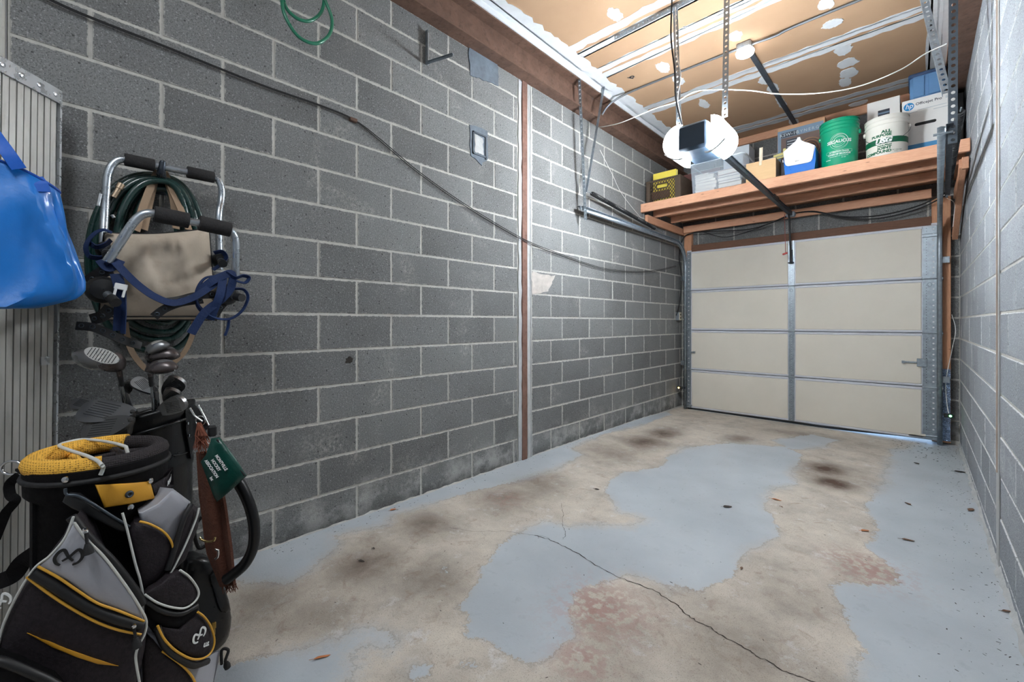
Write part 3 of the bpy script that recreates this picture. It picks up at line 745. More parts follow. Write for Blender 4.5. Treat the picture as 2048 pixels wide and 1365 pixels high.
def spring(x, label, y0=3.52, z0=2.43, y1=5.22, z1=2.29):
    t = thing('extension_spring', label, 'spring', (x, y0, z0))
    m = MB(); A, B = Vector((x, y0 + .06, z0)), Vector((x, y1 - .25, z1 + (z0 - z1) * .14)); n = 70; pts = []
    d = (B - A); u = Vector((1, 0, 0)); w = d.normalized().cross(u)
    for i in range(n * 8 + 1):
        a = i / 8 * 2 * PI; pts.append(A + d * (i / (n * 8)) + (u * math.cos(a) + w * math.sin(a)) * .017)
    m.tube(pts, .0062, 5).build('coil', M_black, t, 60)
    MB().tube([B, (x, y1, z1)], .004, 6).build('spring_hook', M_galv, t); MB().tube([(x, y0, z0), A], .004, 6).build('spring_hook', M_galv, t)
    pul = MB().tube([(x - .006, y1, z1), (x + .006, y1, z1)], .028, 16); pul.build('pulley', M_galv, t, 40)
    return t
spring(0.095, 'black coil extension spring above the left door track')
spring(2.585, 'black coil extension spring above the right door track', 3.55, 2.40, 5.3, 2.28)
hg = thing('track_hanger', 'perforated steel hanger holding up the left door track end', 'bracket', (0.1, 3.42, CEIL))
p0 = onx(1156, 160, 0.10); p1 = onx(1168.5, 440, 0.10)
angle_iron('hanger_angle', hg, p0, p1, (0, 1, 0), (1, 0, 0), .030, M_galv)
p0 = onx(1211, 141, 0.14); p1 = onx(1170, 385, 0.12)
angle_iron('brace_strap', hg, p0, p1, (0, 1, 0), (1, 0, 0), .026, M_galv, holes=(1, 0))
angle_iron('brace_strap', hg, (0.10, p0.y - .03, p0.z), (0.46, p0.y - .03, 3.49), (0, 0, -1), (0, 1, 0), .026, M_galv_d, holes=(1, 0))
hr = thing('track_hanger', 'perforated steel hanger holding up the right door track end', 'bracket', (2.55, 3.45, CEIL))
p0 = ony(1893, -60, 3.45); p1 = ony(1889, 290, 3.45)
angle_iron('hanger_angle', hr, (2.535, 3.45, CEIL), (2.53, 3.45, p1.z), (1, 0, 0), (0, 1, 0), .036, M_galv_d, hole=.0095)
q0 = ony(1832, -40, 3.75); q1 = ony(1885, 188, 3.46)
angle_iron('brace_strap', hr, q0, q1, (1, 0, 0), (0, 1, 0), .034, M_galv, hole=.0085)
MB().tube([ony(1881, 268, 3.44) + Vector((-.03, 0, 0)), ony(1881, 268, 3.44) + Vector((.05, 0, 0))], .008, 8).build('bolt', M_galv, hr, 40)

# ---- opener
op = thing('door_opener', 'dark ceiling-hung garage door opener with two glowing lamp lenses', 'opener', (XC, 3.1, 2.27))
M_opener = mat('opener_housing', rgb(46, 62, 78), 0.4, 0.3, var=0.1)
OY0, OY1, OZ0, OZ1 = 2.98, 3.30, 2.355, 2.54
MB().span((1.175, OY0, OZ0), (1.385, OY1, OZ1), .02).build('housing', M_opener, op, 40)
M_lens = emit('lit_lens', (0.90, 0.955, 1.0), 125.0)
for s in (-1, 1):
    def lens(u, v, s=s):
        a = (u - .5) * PI * .92
        x = (1.175 if s < 0 else 1.385) + s * .105 * math.cos(a); z = (OZ0 + OZ1) / 2 + .112 * math.sin(a)
        return (x, OY0 + .03 + (OY1 - OY0 - .06) * v, z)
    lm = MB().grid(lens, 14, 8, .003 * s)
    for v in (0.0, 1.0):                                 # closed lens ends
        rim_ = [Vector(lens(q / 14, v)) for q in range(15)]; lm.add(rim_, [tuple(range(15))])
    lm.build('lamp_lens', M_lens, op, 60)
    MB().grid(lambda u, v, s=s: ((1.175 if s < 0 else 1.385) + s * (.10 - .13 * u), OY0 + .03 + .02 * v, OZ0 + .03 - .06 * math.sin(u * PI * .6) - .004 * v), 8, 2, .002).build('lens_flap', M_white, op, 60)
rail = MB().bar((XC, OY1 - .05, 2.455), (XC, 5.86, 2.43), .036, .03); rail.build('rail', M_galv_d, op)
MB().bar((XC, OY1, 2.474), (XC, 5.8, 2.449), .05, .006).build('rail_flange', M_galv_d, op)
MB().span((XC - .04, 5.84, 2.40), (XC + .04, 5.90, 2.46), .006).tube([(XC - .05, 5.86, 2.425), (XC + .05, 5.86, 2.425)], .012, 10).build('rail_end_bracket', M_galv, op, 40)
MB().span((XC - .03, 4.98, 2.43), (XC + .03, 5.16, 2.475), .008).build('trolley', M_black, op)
MB().tube(smooth_path([(XC, 5.75, 2.42), (XC + .0, 5.80, 2.3), (XC, 5.84, 2.05), (XC + .005, 5.865, 1.88)], 6), .010, 8).build('door_arm', M_black, op, 60)
M_red = mat('red_handle', rgb(170, 44, 34), 0.5)
cordp = ony(1571, 508, 5.72)
MB().tube([(XC - .03, 5.70, 2.41), (cordp.x, 5.72, cordp.z)], .003, 6).build('release_cord', mat('red_cord', rgb(150, 84, 78), .8), op)
MB().bar((cordp.x - .03, 5.72, cordp.z - .005), (cordp.x + .02, 5.72, cordp.z + .01), .02, .02, bevel=.006).build('release_handle', M_red, op)
for (xa, xb, nm) in ((1.10, 1.150, 'hanger_strap'), (1.455, 1.455, 'hanger_strap')):
    angle_iron(nm, op, (xa, 3.10, CEIL), (xb, 3.05, OZ1 - .005), (1, 0, 0), (0, 1, 0), .036, M_galv, hole=.0085)
angle_iron('ceiling_angle', op, (0.62, 3.10, CEIL - .004), (2.3, 3.10, CEIL - .004), (0, 1, 0), (0, 0, -1), .042, M_galv, hole=.009)

# ---- ceiling lamp box, conduits
fx = onz(1490, 96, CEIL - .03)
lb = thing('ceiling_lamp', 'steel junction box with round white lampholder on the ceiling', 'lamp', (fx.x, fx.y, CEIL))
MB().span((fx.x - .055, fx.y - .055, CEIL - .055), (fx.x + .055, fx.y + .055, CEIL - .001), .008).build('junction_box', M_galv, lb)
M_lampw = emit('lamp_disc', (1.0, 0.98, 0.94), 12.0)
MB().lathe([(.062, -.052), (.07, -.064), (.066, -.085), (.045, -.098), (0.001, -.10)], 24, (fx.x, fx.y, CEIL), cap0=True).build('lampholder', M_lampw, lb, 40)
M_cond = mat('grey_conduit', rgb(104, 108, 112), 0.45, 0.5, var=.1)
cd = MB(); pa = onz(1220, 198, CEIL - .02)
cd.tube(smooth_path([(0.05, fx.y - .12, CEIL - .20), (0.16, fx.y - .10, CEIL - .10), (.42, fx.y - .01, CEIL - .016), (fx.x - .05, fx.y, CEIL - .016)], 6), .0105, 8)
tag(cd.build('conduit', M_cond, None, 60), 'grey conduit from the left beam to the ceiling junction box', 'conduit')
cd = MB().tube(smooth_path([(fx.x + .05, fx.y, CEIL - .02), (fx.x + .22, fx.y, CEIL - .03), (fx.x + .4, fx.y, CEIL - .015), (2.58, fx.y, CEIL - .013)], 6), .0105, 8)
tag(cd.build('conduit', M_cond, None, 60), 'grey conduit from the ceiling junction box to the right beam', 'conduit')
cd = MB().bar((fx.x + .01, fx.y + .05, CEIL - .012), (fx.x + .01, ROOM_Y1 - .05, CEIL - .012), .04, .02)
tag(cd.build('cable_channel', mat('dark_channel', rgb(66, 72, 80), .5, .3), None), 'dark flat cable channel from the ceiling box towards the end wall', 'channel')

# ---- storage shelf above the door
SHY0, SHZ = 4.77, 2.575
sh = thing('storage_shelf', 'overhead fir lumber storage shelf above the garage door', 'shelf', (1.35, SHY0, 2.3))
MB().span((0.006, SHY0, SHZ - .095), (ROOM_W - .006, SHY0 + .038, SHZ + .004), .003).build('front_rail', M_wood, sh)
for ya in (5.2, 5.62): pass
MB().span((0.006, SHY0 + .038, SHZ - .016), (ROOM_W - .006, ROOM_Y1 - .01, SHZ), .001).build('deck', M_ply, sh)
MB().span((0.02, SHY0 + .30, SHZ - .105), (ROOM_W - .02, SHY0 + .338, SHZ - .017), .003).build('cross_beam', M_wood, sh)
MB().span((0.06, 5.905, 2.40), (2.50, 5.945, 2.49), .003).build('cross_beam', M_wood, sh)
MB().span((0.06, 5.50, SHZ - .105), (2.60, 5.538, SHZ - .017), .003).build('cross_beam', M_wood, sh)
for x in (0.01, 2.655):
    MB().span((x, SHY0 + .10, SHZ - .20), (x + .038, ROOM_Y1 - .02, SHZ - .108), .003).build('side_ledger', M_wood_y, sh)
MB().bar((2.66, SHY0 + .12, SHZ - .15), (2.66, 5.9, 2.0), .04, .085, bevel=.003).build('knee_brace', M_wood_y, sh)

# ---- photo eyes, outlet, cables
M_amber = emit('amber_led', (1.0, .62, .12), 14.0); M_green = emit('green_led', (.15, 1.0, .3), 14.0)
for x, z, m, lab, sx in ((0.06, ony(1360, 776, 5.80).z, M_amber, 'small black door sensor with amber light by the left track', 1), (2.615, ony(1890, 831, 5.80).z, M_green, 'small black door sensor with green light by the right track', -1)):
    s_ = thing('photo_eye', lab, 'sensor', (x, 5.80, z))
    MB().span((x - .035, 5.78, z - .018), (x + .035, 5.83, z + .018), .006).build('sensor_body', M_black, s_)
    MB().span((x - .005 + sx * .03, 5.83, z - .012), (x + .005 + sx * .05, 5.86, z + .012)).build('sensor_bracket', M_galv_d, s_)
    MB().lathe([(.008, 0), (.008, .006), (.003, .009)], 10, (0, 0, 0), cap0=True, cap1=True)
    MB(frame((x - sx * .01, 5.78, z), (1, 0, 0), (0, -1, 0))).lathe([(.009, 0), (.009, .004), (.004, .008)], 12, cap0=True, cap1=True).build('status_light', m, s_, 40)
e = onx(1353, 633, 0.0)
wo = thing('wall_outlet', 'small metal outlet box at the far end of the left wall', 'outlet', (0, e.y, e.z))
MB().span((0.002, e.y - .035, e.z - .055), (0.05, e.y + .035, e.z + .055), .004).build('outlet_box', M_galv, wo)
MB().span((0.05, e.y - .033, e.z - .053), (0.055, e.y + .033, e.z + .053)).build('cover_plate', mat('ivory_plate', rgb(200, 192, 174), .5), wo)
for dz in (-.022, .022): MB().span((0.055, e.y - .014, e.z + dz - .012), (0.058, e.y + .014, e.z + dz + .012), .002).build('socket', M_black, wo)
def cable(name, pts, r, m, label, cat='cable', n=8, group=None):
    return tag(MB().tube(smooth_path(pts, n), r, 8).build(name, m, None, 60), label, cat, group)
wx = 0.016
P1 = [(60, -22), (160, 25), (330, 92), (520, 168), (640, 210), (706, 238)]
P2 = [(760, 278), (840, 345), (940, 415), (1047, 478), (1120, 508), (1200, 535), (1260, 543), (1310, 541), (1352, 532)]
for dz, dx, lab in ((0, 0, 'upper'), (-.012, .004, 'lower')):
    cable('wall_cable', [onx(px, py, wx + dx) + Vector((0, 0, dz * (0.4 if i < 6 else 1))) for i, (px, py) in enumerate(P1 + P2)], .003, M_rubber,
          f'{lab} of the two thin black cables sagging along the left block wall')
c0 = onx(706, 239, .012); MB().span((0.0, c0.y - .02, c0.z - .012), (.022, c0.y + .02, c0.z + .006), .003)
tag(MB().span((0.001, c0.y - .022, c0.z - .014), (.026, c0.y + .022, c0.z + .006), .003).build('cable_clip', M_rust), 'small rusty clip where the black wall cables bend downward', 'clip')
cable('power_cable', [(0.03, 5.75, 1.27), (0.045, 5.82, 1.45), (.06, 5.86, 1.8), (0.05, 5.80, 2.05), (.07, 5.88, 2.32), (.2, 5.90, 2.38), (0.5, 5.9, 2.36), (.9, 5.9, 2.33), (1.2, 5.89, 2.39), (1.33, 5.87, 2.43)], .007, M_rubber, 'black cable drooping above the door from left jamb to opener rail')
cable('power_cable', [(0.09, 5.9, 2.36), (.3, 5.9, 2.38), (0.6, 5.9, 2.27), (.95, 5.9, 2.32), (1.3, 5.88, 2.43)], .005, M_rubber, 'thinner black cable with the deepest droop left of the opener rail')
for k, (d, r) in enumerate(((0, .007), (.03, .006))):
    cable('power_cable', [(1.36, 5.87, 2.44), (1.55, 5.89, 2.43 - d * .2), (1.8, 5.9, 2.33 - d * .3), (2.1, 5.9, 2.29 - d), (2.4, 5.9, 2.335 - d), (2.6, 5.85, 2.42 - d)], r, M_rubber, ('upper' if k == 0 else 'lower') + ' black cable sagging above the door right of the opener rail')
cable('opener_cord', [(1.12, 3.04, CEIL), (1.13, 3.0, 3.2), (1.16, 2.99, 2.95), (1.165, 3.0, 2.75), (1.2, 3.02, 2.56)], .006, M_rubber, 'black power cord hanging beside the left opener strap')
cable('bell_wire', [onx(1197, 255, 0.05), ony(1240, 246, 3.3), ony(1310, 217, 3.2), ony(1352, 204, 3.05), ony(1390, 183, 3.1), ony(1440, 179, 3.05), ony(1500, 181, 3.2), ony(1560, 188, 3.3), ony(1640, 186, 3.35), ony(1720, 172, 3.4), ony(1800, 140, 3.42), ony(1850, 108, 3.44), ony(1893, 88, 3.44)], .0035, M_wire_w, 'thin white wire strung across below the ceiling to the right hanger', 'wire')
cable('bell_wire', [(1.15, 3.03, 3.42), (1.16, 3.02, 3.1), (1.2, 3.0, 2.9), (1.17, 3.02, 2.75), (1.2, 3.03, 2.56)], .0028, M_wire_w, 'thin white wire hanging down to the opener', 'wire')
cable('bell_wire', [onx(1200, 300, .02), onx(1225, 350, .012), onx(1245, 390, .012), onx(1285, 440, .012)], .002, M_wire_w, 'thin pale wire drooping on the far left block wall', 'wire')
cable('sensor_wire', [(2.60, 5.7, 2.33), (2.63, 5.3, 2.2), (2.62, 5.1, 2.05), (2.61, 5.0, 1.95)], .002, M_wire_w, 'thin pale wire hanging below the right end of the shelf', 'wire')
cable('sensor_wire', [(2.64, 5.94, 1.25), (2.665, 5.93, 1.1), (2.64, 5.93, .9), (2.60, 5.93, .6), (2.61, 5.9, .35), (2.63, 5.82, .27)], .003, M_wire_w, 'thin white wire running down the right jamb to the sensor', 'wire')

# ---- folding shelf bracket and hose loop high on the left wall
b0, b1 = onx(851, 62, .012), onx(851, 128, .012)
fb = thing('shelf_bracket', 'folded galvanised shelf bracket high on the left wall', 'bracket', (0, b0.y, b1.z))
angle_iron('upright', fb, b0, b1, (0, 1, 0), (1, 0, 0), .028, M_galv, holes=(0, 0))
tip = onx(906, 110, .26)
MB().bar(b1 + Vector((.01, 0, 0)), tip, .003, .018).bar(b1 + Vector((.01, 0, .009)), tip + Vector((0, 0, .009)), .018, .003).build('arm', M_galv, fb)
M_hoseg = mat('green_hose', rgb(30, 112, 86), 0.35, var=.1, coat=.3)
hl = []
loop = [(566, -60), (564, 0), (572, 36), (598, 74), (632, 87), (658, 70), (664, 40), (652, 5), (630, -40)]
loop2 = [(566, -50), (568, 5), (590, 34), (618, 42), (642, 25), (648, -8), (640, -50)]
hp = smooth_path([onx(px, py, .16 - .0005 * max(0, 20 - py)) for px, py in loop], 8) + smooth_path([onx(px, py, .13) for px, py in loop2][::-1], 8)
tag(MB().tube(hp, .0085, 10).build('garden_hose', M_hoseg, None, 60), 'loops of thin green hose hanging high on the left wall', 'hose')
# ================================================================== things on the shelf
ST = SHZ + 0.001
tp = lumber('trim_7', 'fir top plate between end wall and ceiling', (0.12, 5.93, 3.41), (2.58, 5.968, 3.498), M_wood)
def stuff(o): o['kind'] = 'stuff'; return o
M_crate = mat('dark_brown_crate_plastic', rgb(70, 58, 48), 0.55, var=.12)
M_yellow = mat('yellow_card', rgb(222, 204, 84), 0.7, var=.06)
M_card = mat('tan_cardboard', rgb(208, 176, 134), 0.85, var=.05, vs=4, stretch=(1, 1, 12))
M_cardd = mat('brown_cardboard', rgb(176, 138, 106), 0.85, var=.08)
# milk crate
cx0, cx1, cy0, cy1, ch = 0.045, 0.46, 4.83, 5.16, 0.27
mc = thing('milk_crate', 'dark lattice milk crate at the left end of the shelf', 'crate', (.25, 5.0, ST))
def lattice(a, u, w, h, n=9):
    m = MB(); a = Vector(a); u = Vector(u); up = Vector((0, 0, 1)); nn = u.cross(up); p = w / n
    hw0, hw1, hz0, hz1 = w * .30, w * .70, h * .62, h * .84
    for s in (1, -1):
        k = -int(h / p) - 1
        while k * p < w + h:
            x0 = k * p; segs = []; N = 24
            for i in range(N):                      # cut each diagonal against the panel and the handle slot
                t = (i + .5) / N; z = t * h; x = (x0 + z * .75) if s > 0 else (w - x0 - z * .75)
                if 0 <= x <= w and not (hw0 < x < hw1 and hz0 < z < hz1): segs.append(i)
            runs = []; 
            for i in segs:
                if runs and runs[-1][1] == i - 1: runs[-1][1] = i
                else: runs.append([i, i])
            for i0, i1 in runs:
                z0, z1 = i0 / N * h, (i1 + 1) / N * h
                f = lambda z: (x0 + z * .75) if s > 0 else (w - x0 - z * .75)
                m.bar(a + u * f(z0) + up * z0, a + u * f(z1) + up * z1, .006, .006, nn)
            k += 1
    ring = [(hw0, hz0), (hw1, hz0), (hw1 + .01, (hz0 + hz1) / 2), (hw1, hz1), (hw0, hz1), (hw0 - .01, (hz0 + hz1) / 2)]
    m.tube([a + u * x + up * z for x, z in ring], .006, 6, closed=True)
    return m
stuff(lattice((cx0 + .05, cy0 + .004, ST + .012), (1, 0, 0), cx1 - cx0 - .12, ch - .03).build('front_lattice', M_crate, mc))
for x in (cx0, cx1 - .07):
    MB().span((x, cy0, ST), (x + (.045 if x == cx0 else .07), cy0 + .03, ST + ch), .004).build('corner_post', M_crate, mc)
for x in (cx0, cx1 - .012): MB().span((x, cy0 + .03, ST), (x + .012, cy1, ST + ch), .002).build('side_wall', M_crate, mc)
MB().span((cx0, cy1 - .012, ST), (cx1, cy1, ST + ch), .002).build('back_wall', M_crate, mc)
MB().span((cx0, cy0, ST), (cx1, cy1, ST + .012)).build('base', M_crate, mc)
MB().span((cx0, cy0 - .004, ST + ch - .02), (cx1, cy0 + .012, ST + ch), .003).build('rim', M_crate, mc)
MB().span((cx0 + .055, cy0 + .05, ST + .014), (cx1 - .06, cy0 + .085, ST + .40), .004)
yb = thing('file_binder', 'yellow binder standing inside the dark milk crate', 'binder', (.24, 4.9, ST))
MB().span((cx0 + .06, cy0 + .06, ST + .014), (cx1 - .075, cy0 + .068, ST + .365), .002).build('cover', M_yellow, yb)
MB().span((cx0 + .064, cy0 + .068, ST + .018), (cx1 - .08, cy0 + .095, ST + .355), .002).build('pages', mat('paper_edges', rgb(224, 220, 206), .9), yb)
MB().span((cx0 + .06, cy0 + .095, ST + .014), (cx1 - .075, cy0 + .103, ST + .365), .002).build('cover', M_yellow, yb)
tag(MB().span((cx0 + .05, cy0 + .03, ST + .05), (cx0 + .27, cy0 + .055, ST + .14), .008).build('wallet', mat('brown_leather', rgb(96, 66, 50), .6, bump=.2)), 'flat brown leather wallet seen through the crate lattice', 'wallet')
# clear bin with stacked books
bn = thing('clear_bin', 'clear plastic bin full of stacked paper on the shelf', 'bin', (.83, 5.03, ST))
bx0, bx1, by0, by1, bh = 0.565, 1.10, 4.84, 5.24, 0.34
t_ = NT('clear_plastic'); t_.out(rgb(196, 212, 226), .12); t_.b.inputs['Alpha'].default_value = 0.22; M_clear = t_.m
def taper_shell(m, x0, x1, y0, y1, z0, z1, t0, th):
    def ringp(z, g): return [(x0 + g, y0 + g, z), (x1 - g, y0 + g, z), (x1 - g, y1 - g, z), (x0 + g, y1 - g, z)]
    vs_ = ringp(z0, t0) + ringp(z1, 0) + ringp(z1, th) + ringp(z0 + th, t0 + th)
    f = [(3, 2, 1, 0)]
    for k in range(4):
        l = (k + 1) % 4; f += [(k, l, 4 + l, 4 + k), (4 + k, 4 + l, 8 + l, 8 + k), (8 + k, 8 + l, 12 + l, 12 + k)]
    f.append((12, 13, 14, 15)); return m.add(vs_, f)
taper_shell(MB(), bx0, bx1, by0, by1, ST, ST + bh, .02, .003).build('tub', M_clear, bn)
rim = MB(); c = .03
rp = []
for (xx, yy, a0) in ((bx1 - c, by1 - c, 0), (bx0 + c, by1 - c, 90), (bx0 + c, by0 + c, 180), (bx1 - c, by0 + c, 270)):
    for k in range(5): a = math.radians(a0 + k * 22.5); rp.append((xx + (c + .008) * math.cos(a), yy + (c + .008) * math.sin(a), ST + bh))
rim.tube(rp, .009, 8, closed=True).build('rim', mat('frosted_rim', rgb(214, 224, 232), .35), bn, 60)
rb = random.Random(11)
BKM = [mat('book_%d' % i, c_, .75, var=.05) for i, c_ in enumerate((rgb(226, 222, 216), rgb(232, 230, 226), rgb(214, 206, 200), rgb(196, 164, 150), rgb(206, 198, 176), rgb(150, 150, 164)))]
M_page = mat('book_pages', rgb(236, 232, 222), .9)
def book(x0, x1, y0, y1, z, h, m, rot, label, grp):
    t = thing('book', label, 'book', ((x0 + x1) / 2, (y0 + y1) / 2, z), 0, grp)
    c_ = Vector(((x0 + x1) / 2, (y0 + y1) / 2, z)); M = Matrix.Translation(c_) @ Matrix.Rotation(rot, 4, 'Z'); w, d = x1 - x0, y1 - y0
    MB(M).span((-w / 2, -d / 2, 0), (w / 2, d / 2, .003)).span((-w / 2, -d / 2, h - .003), (w / 2, d / 2, h)).span((-w / 2, d / 2 - .004, 0), (w / 2, d / 2, h)).build('cover', m, t)
    MB(M).span((-w / 2 + .004, -d / 2 + .005, .003), (w / 2 - .004, d / 2 - .004, h - .003)).build('pages', M_page, t)
z = ST + .006; ordn = ['bottom', 'second', 'third', 'fourth', 'fifth', 'sixth', 'topmost']
for i, (w, h) in enumerate(((.21, .052), (.225, .042), (.225, .034), (.22, .03), (.2, .026), (.2, .022), (.15, .02))):
    book(.60, .60 + w, 4.875, 5.14, z, h - .002, BKM[(0, 1, 0, 2, 1, 0, 1)[i]], rb.uniform(-.05, .05), f'{ordn[i]} book of the white left stack in the clear bin', 'books in the clear bin'); z += h
z = ST + .006
for i, (w, h) in enumerate(((.24, .03), (.23, .045), (.22, .03), (.23, .034), (.24, .028), (.22, .05))):
    book(.84, .84 + w, 4.88, 5.15, z, h - .002, BKM[(0, 4, 5, 1, 5, 3)[i]], rb.uniform(-.06, .06), f'{ordn[i] if i < 5 else "topmost"} book of the uneven right stack in the clear bin', 'books in the clear bin'); z += h
# boxes behind
def carton(name, label, a, b, m, cat='box', flap=True):
    t = thing(name, label, cat, ((a[0] + b[0]) / 2, (a[1] + b[1]) / 2, a[2]))
    MB().span(a, b, .003).build('carton', m, t)
    if flap:
        xm = (a[0] + b[0]) / 2
        for s, e in ((a[0] + .001, xm - .0015), (xm + .0015, b[0] - .001)): MB().span((s, a[1] + .001, b[2]), (e, b[1] - .001, b[2] + .003)).build('flap', m, t)
    return t
M_wbox = mat('white_carton', rgb(222, 222, 220), .7, var=.03)
carton('storage_box', 'pale box standing behind the clear bin', (.76, 5.32, ST), (1.03, 5.55, ST + .59), mat('pale_blue_carton', rgb(196, 206, 216), .7, var=.04))
tag(MB().span((.20, 5.28, ST), (.74, 5.31, ST + .40), .003).build('dark_board', mat('dark_red_board', rgb(96, 58, 54), .6, var=.1)), 'dark red board standing on edge behind the milk crate', 'board')
tag(MB().span((1.06, 5.22, ST), (1.30, 5.245, ST + .33), .003).build('dark_board', mat('maroon_board', rgb(92, 56, 56), .6, var=.1)), 'dark red board standing behind the tan file box', 'board')
fb_ = thing('file_box', 'open tan cardboard file box with a pale stick clipped on', 'box', (1.26, 5.0, ST))
fx0, fx1, fy0, fy1, fh = 1.125, 1.39, 4.845, 5.12, .215
for a, b in (((fx0, fy0, ST), (fx1, fy0 + .004, ST + fh)), ((fx0, fy1 - .004, ST), (fx1, fy1, ST + fh)), ((fx0, fy0 + .004, ST), (fx0 + .004, fy1 - .004, ST + fh)), ((fx1 - .004, fy0 + .004, ST), (fx1, fy1 - .004, ST + fh))):
    MB().span(a, b).build('side_panel', M_card, fb_)
MB().span((fx0, fy0, ST), (fx1, fy1, ST + .004)).build('base_panel', M_card, fb_)
tag(MB().bar((1.256, fy0 - .004, ST + .17), (1.259, fy0 - .004, ST + .345), .022, .003, (0, -1, 0)).bar((1.262, fy0 + .008, ST + .15), (1.264, fy0 + .008, ST + .35), .022, .003, (0, -1, 0)).build('paint_stick', mat('bare_stick', rgb(216, 206, 184), .8)), 'pale split stick clipped upright on the tan file box edge', 'stick')
# speaker carton with print
M_blueprint = mat('blue_grey_print', rgb(106, 128, 150), .6, var=.06); M_darkprint = mat('charcoal_print', rgb(52, 58, 68), .6, var=.08); M_greytxt = mat('grey_print', rgb(168, 178, 186), .7); M_brownprint = mat('brown_print', rgb(98, 82, 76), .6, var=.1)
kx0, kx1, ky, kz1 = 1.325, 1.735, 5.22, ST + .635
ks = carton('speaker_carton', 'large speaker carton with blue-grey print behind the cooler', (kx0, ky, ST), (kx1, ky + .36, kz1), M_cardd)
def plate(t, name, x0, x1, z0, z1, m, y, th=.0015): return MB().span((x0, y - th, z0), (x1, y, z1)).build(name, m, t)
plate(ks, 'print_panel', kx0 + .004, kx1 - .012, ST, kz1 - .035, M_blueprint, ky)
plate(ks, 'print_field', kx0 + .035, kx1 - .04, ST, kz1 - .115, M_brownprint, ky - .0015)
plate(ks, 'name_plate', kx0 + .035, kx0 + .175, kz1 - .11, kz1 - .062, M_darkprint, ky - .0015)
plate(ks, 'text_panel', kx0 + .08, kx0 + .20, kz1 - .30, kz1 - .14, M_darkprint, ky - .003)
Fy = lambda x, y, z: frame((x, y, z), (1, 0, 0), (0, -1, 0))
adopt(text_mesh('lettering', 'KSW-10', .044, M_greytxt, Fy(kx0 + .105, ky - .004, kz1 - .086), bold=.0006, spacing=1.1), ks)
adopt(text_mesh('lettering', 'SYNERGY', .040, M_greytxt, Fy(kx0 + .285, ky - .0025, kz1 - .086), spacing=1.4), ks)
for k in range(5): plate(ks, 'text_line', kx0 + .09, kx0 + .19 - .012 * (k % 3), kz1 - .165 - .027 * k, kz1 - .158 - .027 * k, M_greytxt, ky - .0045, .0006)
for r in (.03, .055, .08, .105):
    MB().tube([(kx0 + .285 + r * math.cos(a), ky - .004, kz1 - .28 + r * math.sin(a)) for a in [q * PI / 14 for q in range(28)]], .004, 5, closed=True).build('speaker_ring', M_cardd, ks)
# dark tool carton with yellow clamp
tc = carton('tool_carton', 'small dark carton with white letters behind the file box', (1.40, 5.0, ST), (1.465, 5.19, ST + .235), mat('dark_tool_carton', rgb(52, 48, 52), .6), flap=False)
adopt(text_mesh('lettering', 'LE', .034, M_white, Fy(1.432, 4.9985, ST + .212), bold=.0012), tc)
cl = thing('bar_clamp', 'yellow and steel bar clamp lying beside the white cooler', 'clamp', (1.40, 5.05, ST + .24))
M_clamp = mat('yellow_clamp', rgb(196, 190, 128), .5, var=.08)
zc_ = ST + .262
MB().bar((1.25, 5.04, zc_ + .01), (1.47, 5.04, zc_ + .035), .006, .014).build('bar', M_galv, cl)
MB().bar((1.33, 5.035, zc_ + .028), (1.455, 5.035, zc_ + .042), .026, .024, bevel=.006).build('grip', M_clamp, cl)
MB().bar((1.335, 5.03, zc_ - .002), (1.45, 5.03, zc_ + .008), .022, .016, bevel=.005).bar((1.425, 5.032, zc_ + .0), (1.428, 5.032, zc_ + .085), .02, .026, bevel=.005).build('trigger', M_clamp, cl)
# cooler
M_blue = mat('bright_blue_plastic', rgb(0, 106, 196), .35, var=.06, coat=.2)
co = thing('picnic_cooler', 'small blue picnic cooler with white swing lid', 'cooler', (1.58, 4.96, ST))
pxp = lambda pts, y: [(ony(1540 + x / 9.75, 220 + v / 9.75, y).x, ony(1540 + x / 9.75, 220 + v / 9.75, y).z) for x, v in pts]
FY = frame((0, 4.85, 0), (1, 0, 0), (0, -1, 0))              # x = x, y = z, z = towards the camera
face = pxp([(265, 830), (420, 690), (500, 620), (528, 585), (540, 545), (590, 535), (606, 590), (640, 620), (760, 650), (872, 695), (855, 830), (830, 960), (800, 1005), (740, 1030), (540, 1070), (350, 1102), (310, 1085), (292, 1040)], 4.85)
bodyp = [(1.468, ST), (1.70, ST), (1.712, ST + .12), (1.708, ST + .245), (1.60, ST + .285), (1.455, ST + .25), (1.458, ST + .12)]
MB().prism(bodyp, -.22, FY).build('body', M_blue, co)
MB().prism(face, .012, FY).build('lid_face', M_white, co)
lid = [(p[0], p[1] + .002) for p in face if p[1] > ST + .22]
MB().prism(face[:11] + [(1.71, ST + .235), (1.455, ST + .235)], -.235, frame((0, 4.848, 0), (1, 0, 0), (0, -1, 0))).build('lid_shell', M_white, co)
adopt(text_mesh('lettering', 'Igloo', .017, M_darkprint, Fy(1.567, 4.837, ST + .135), shear=.2), co)
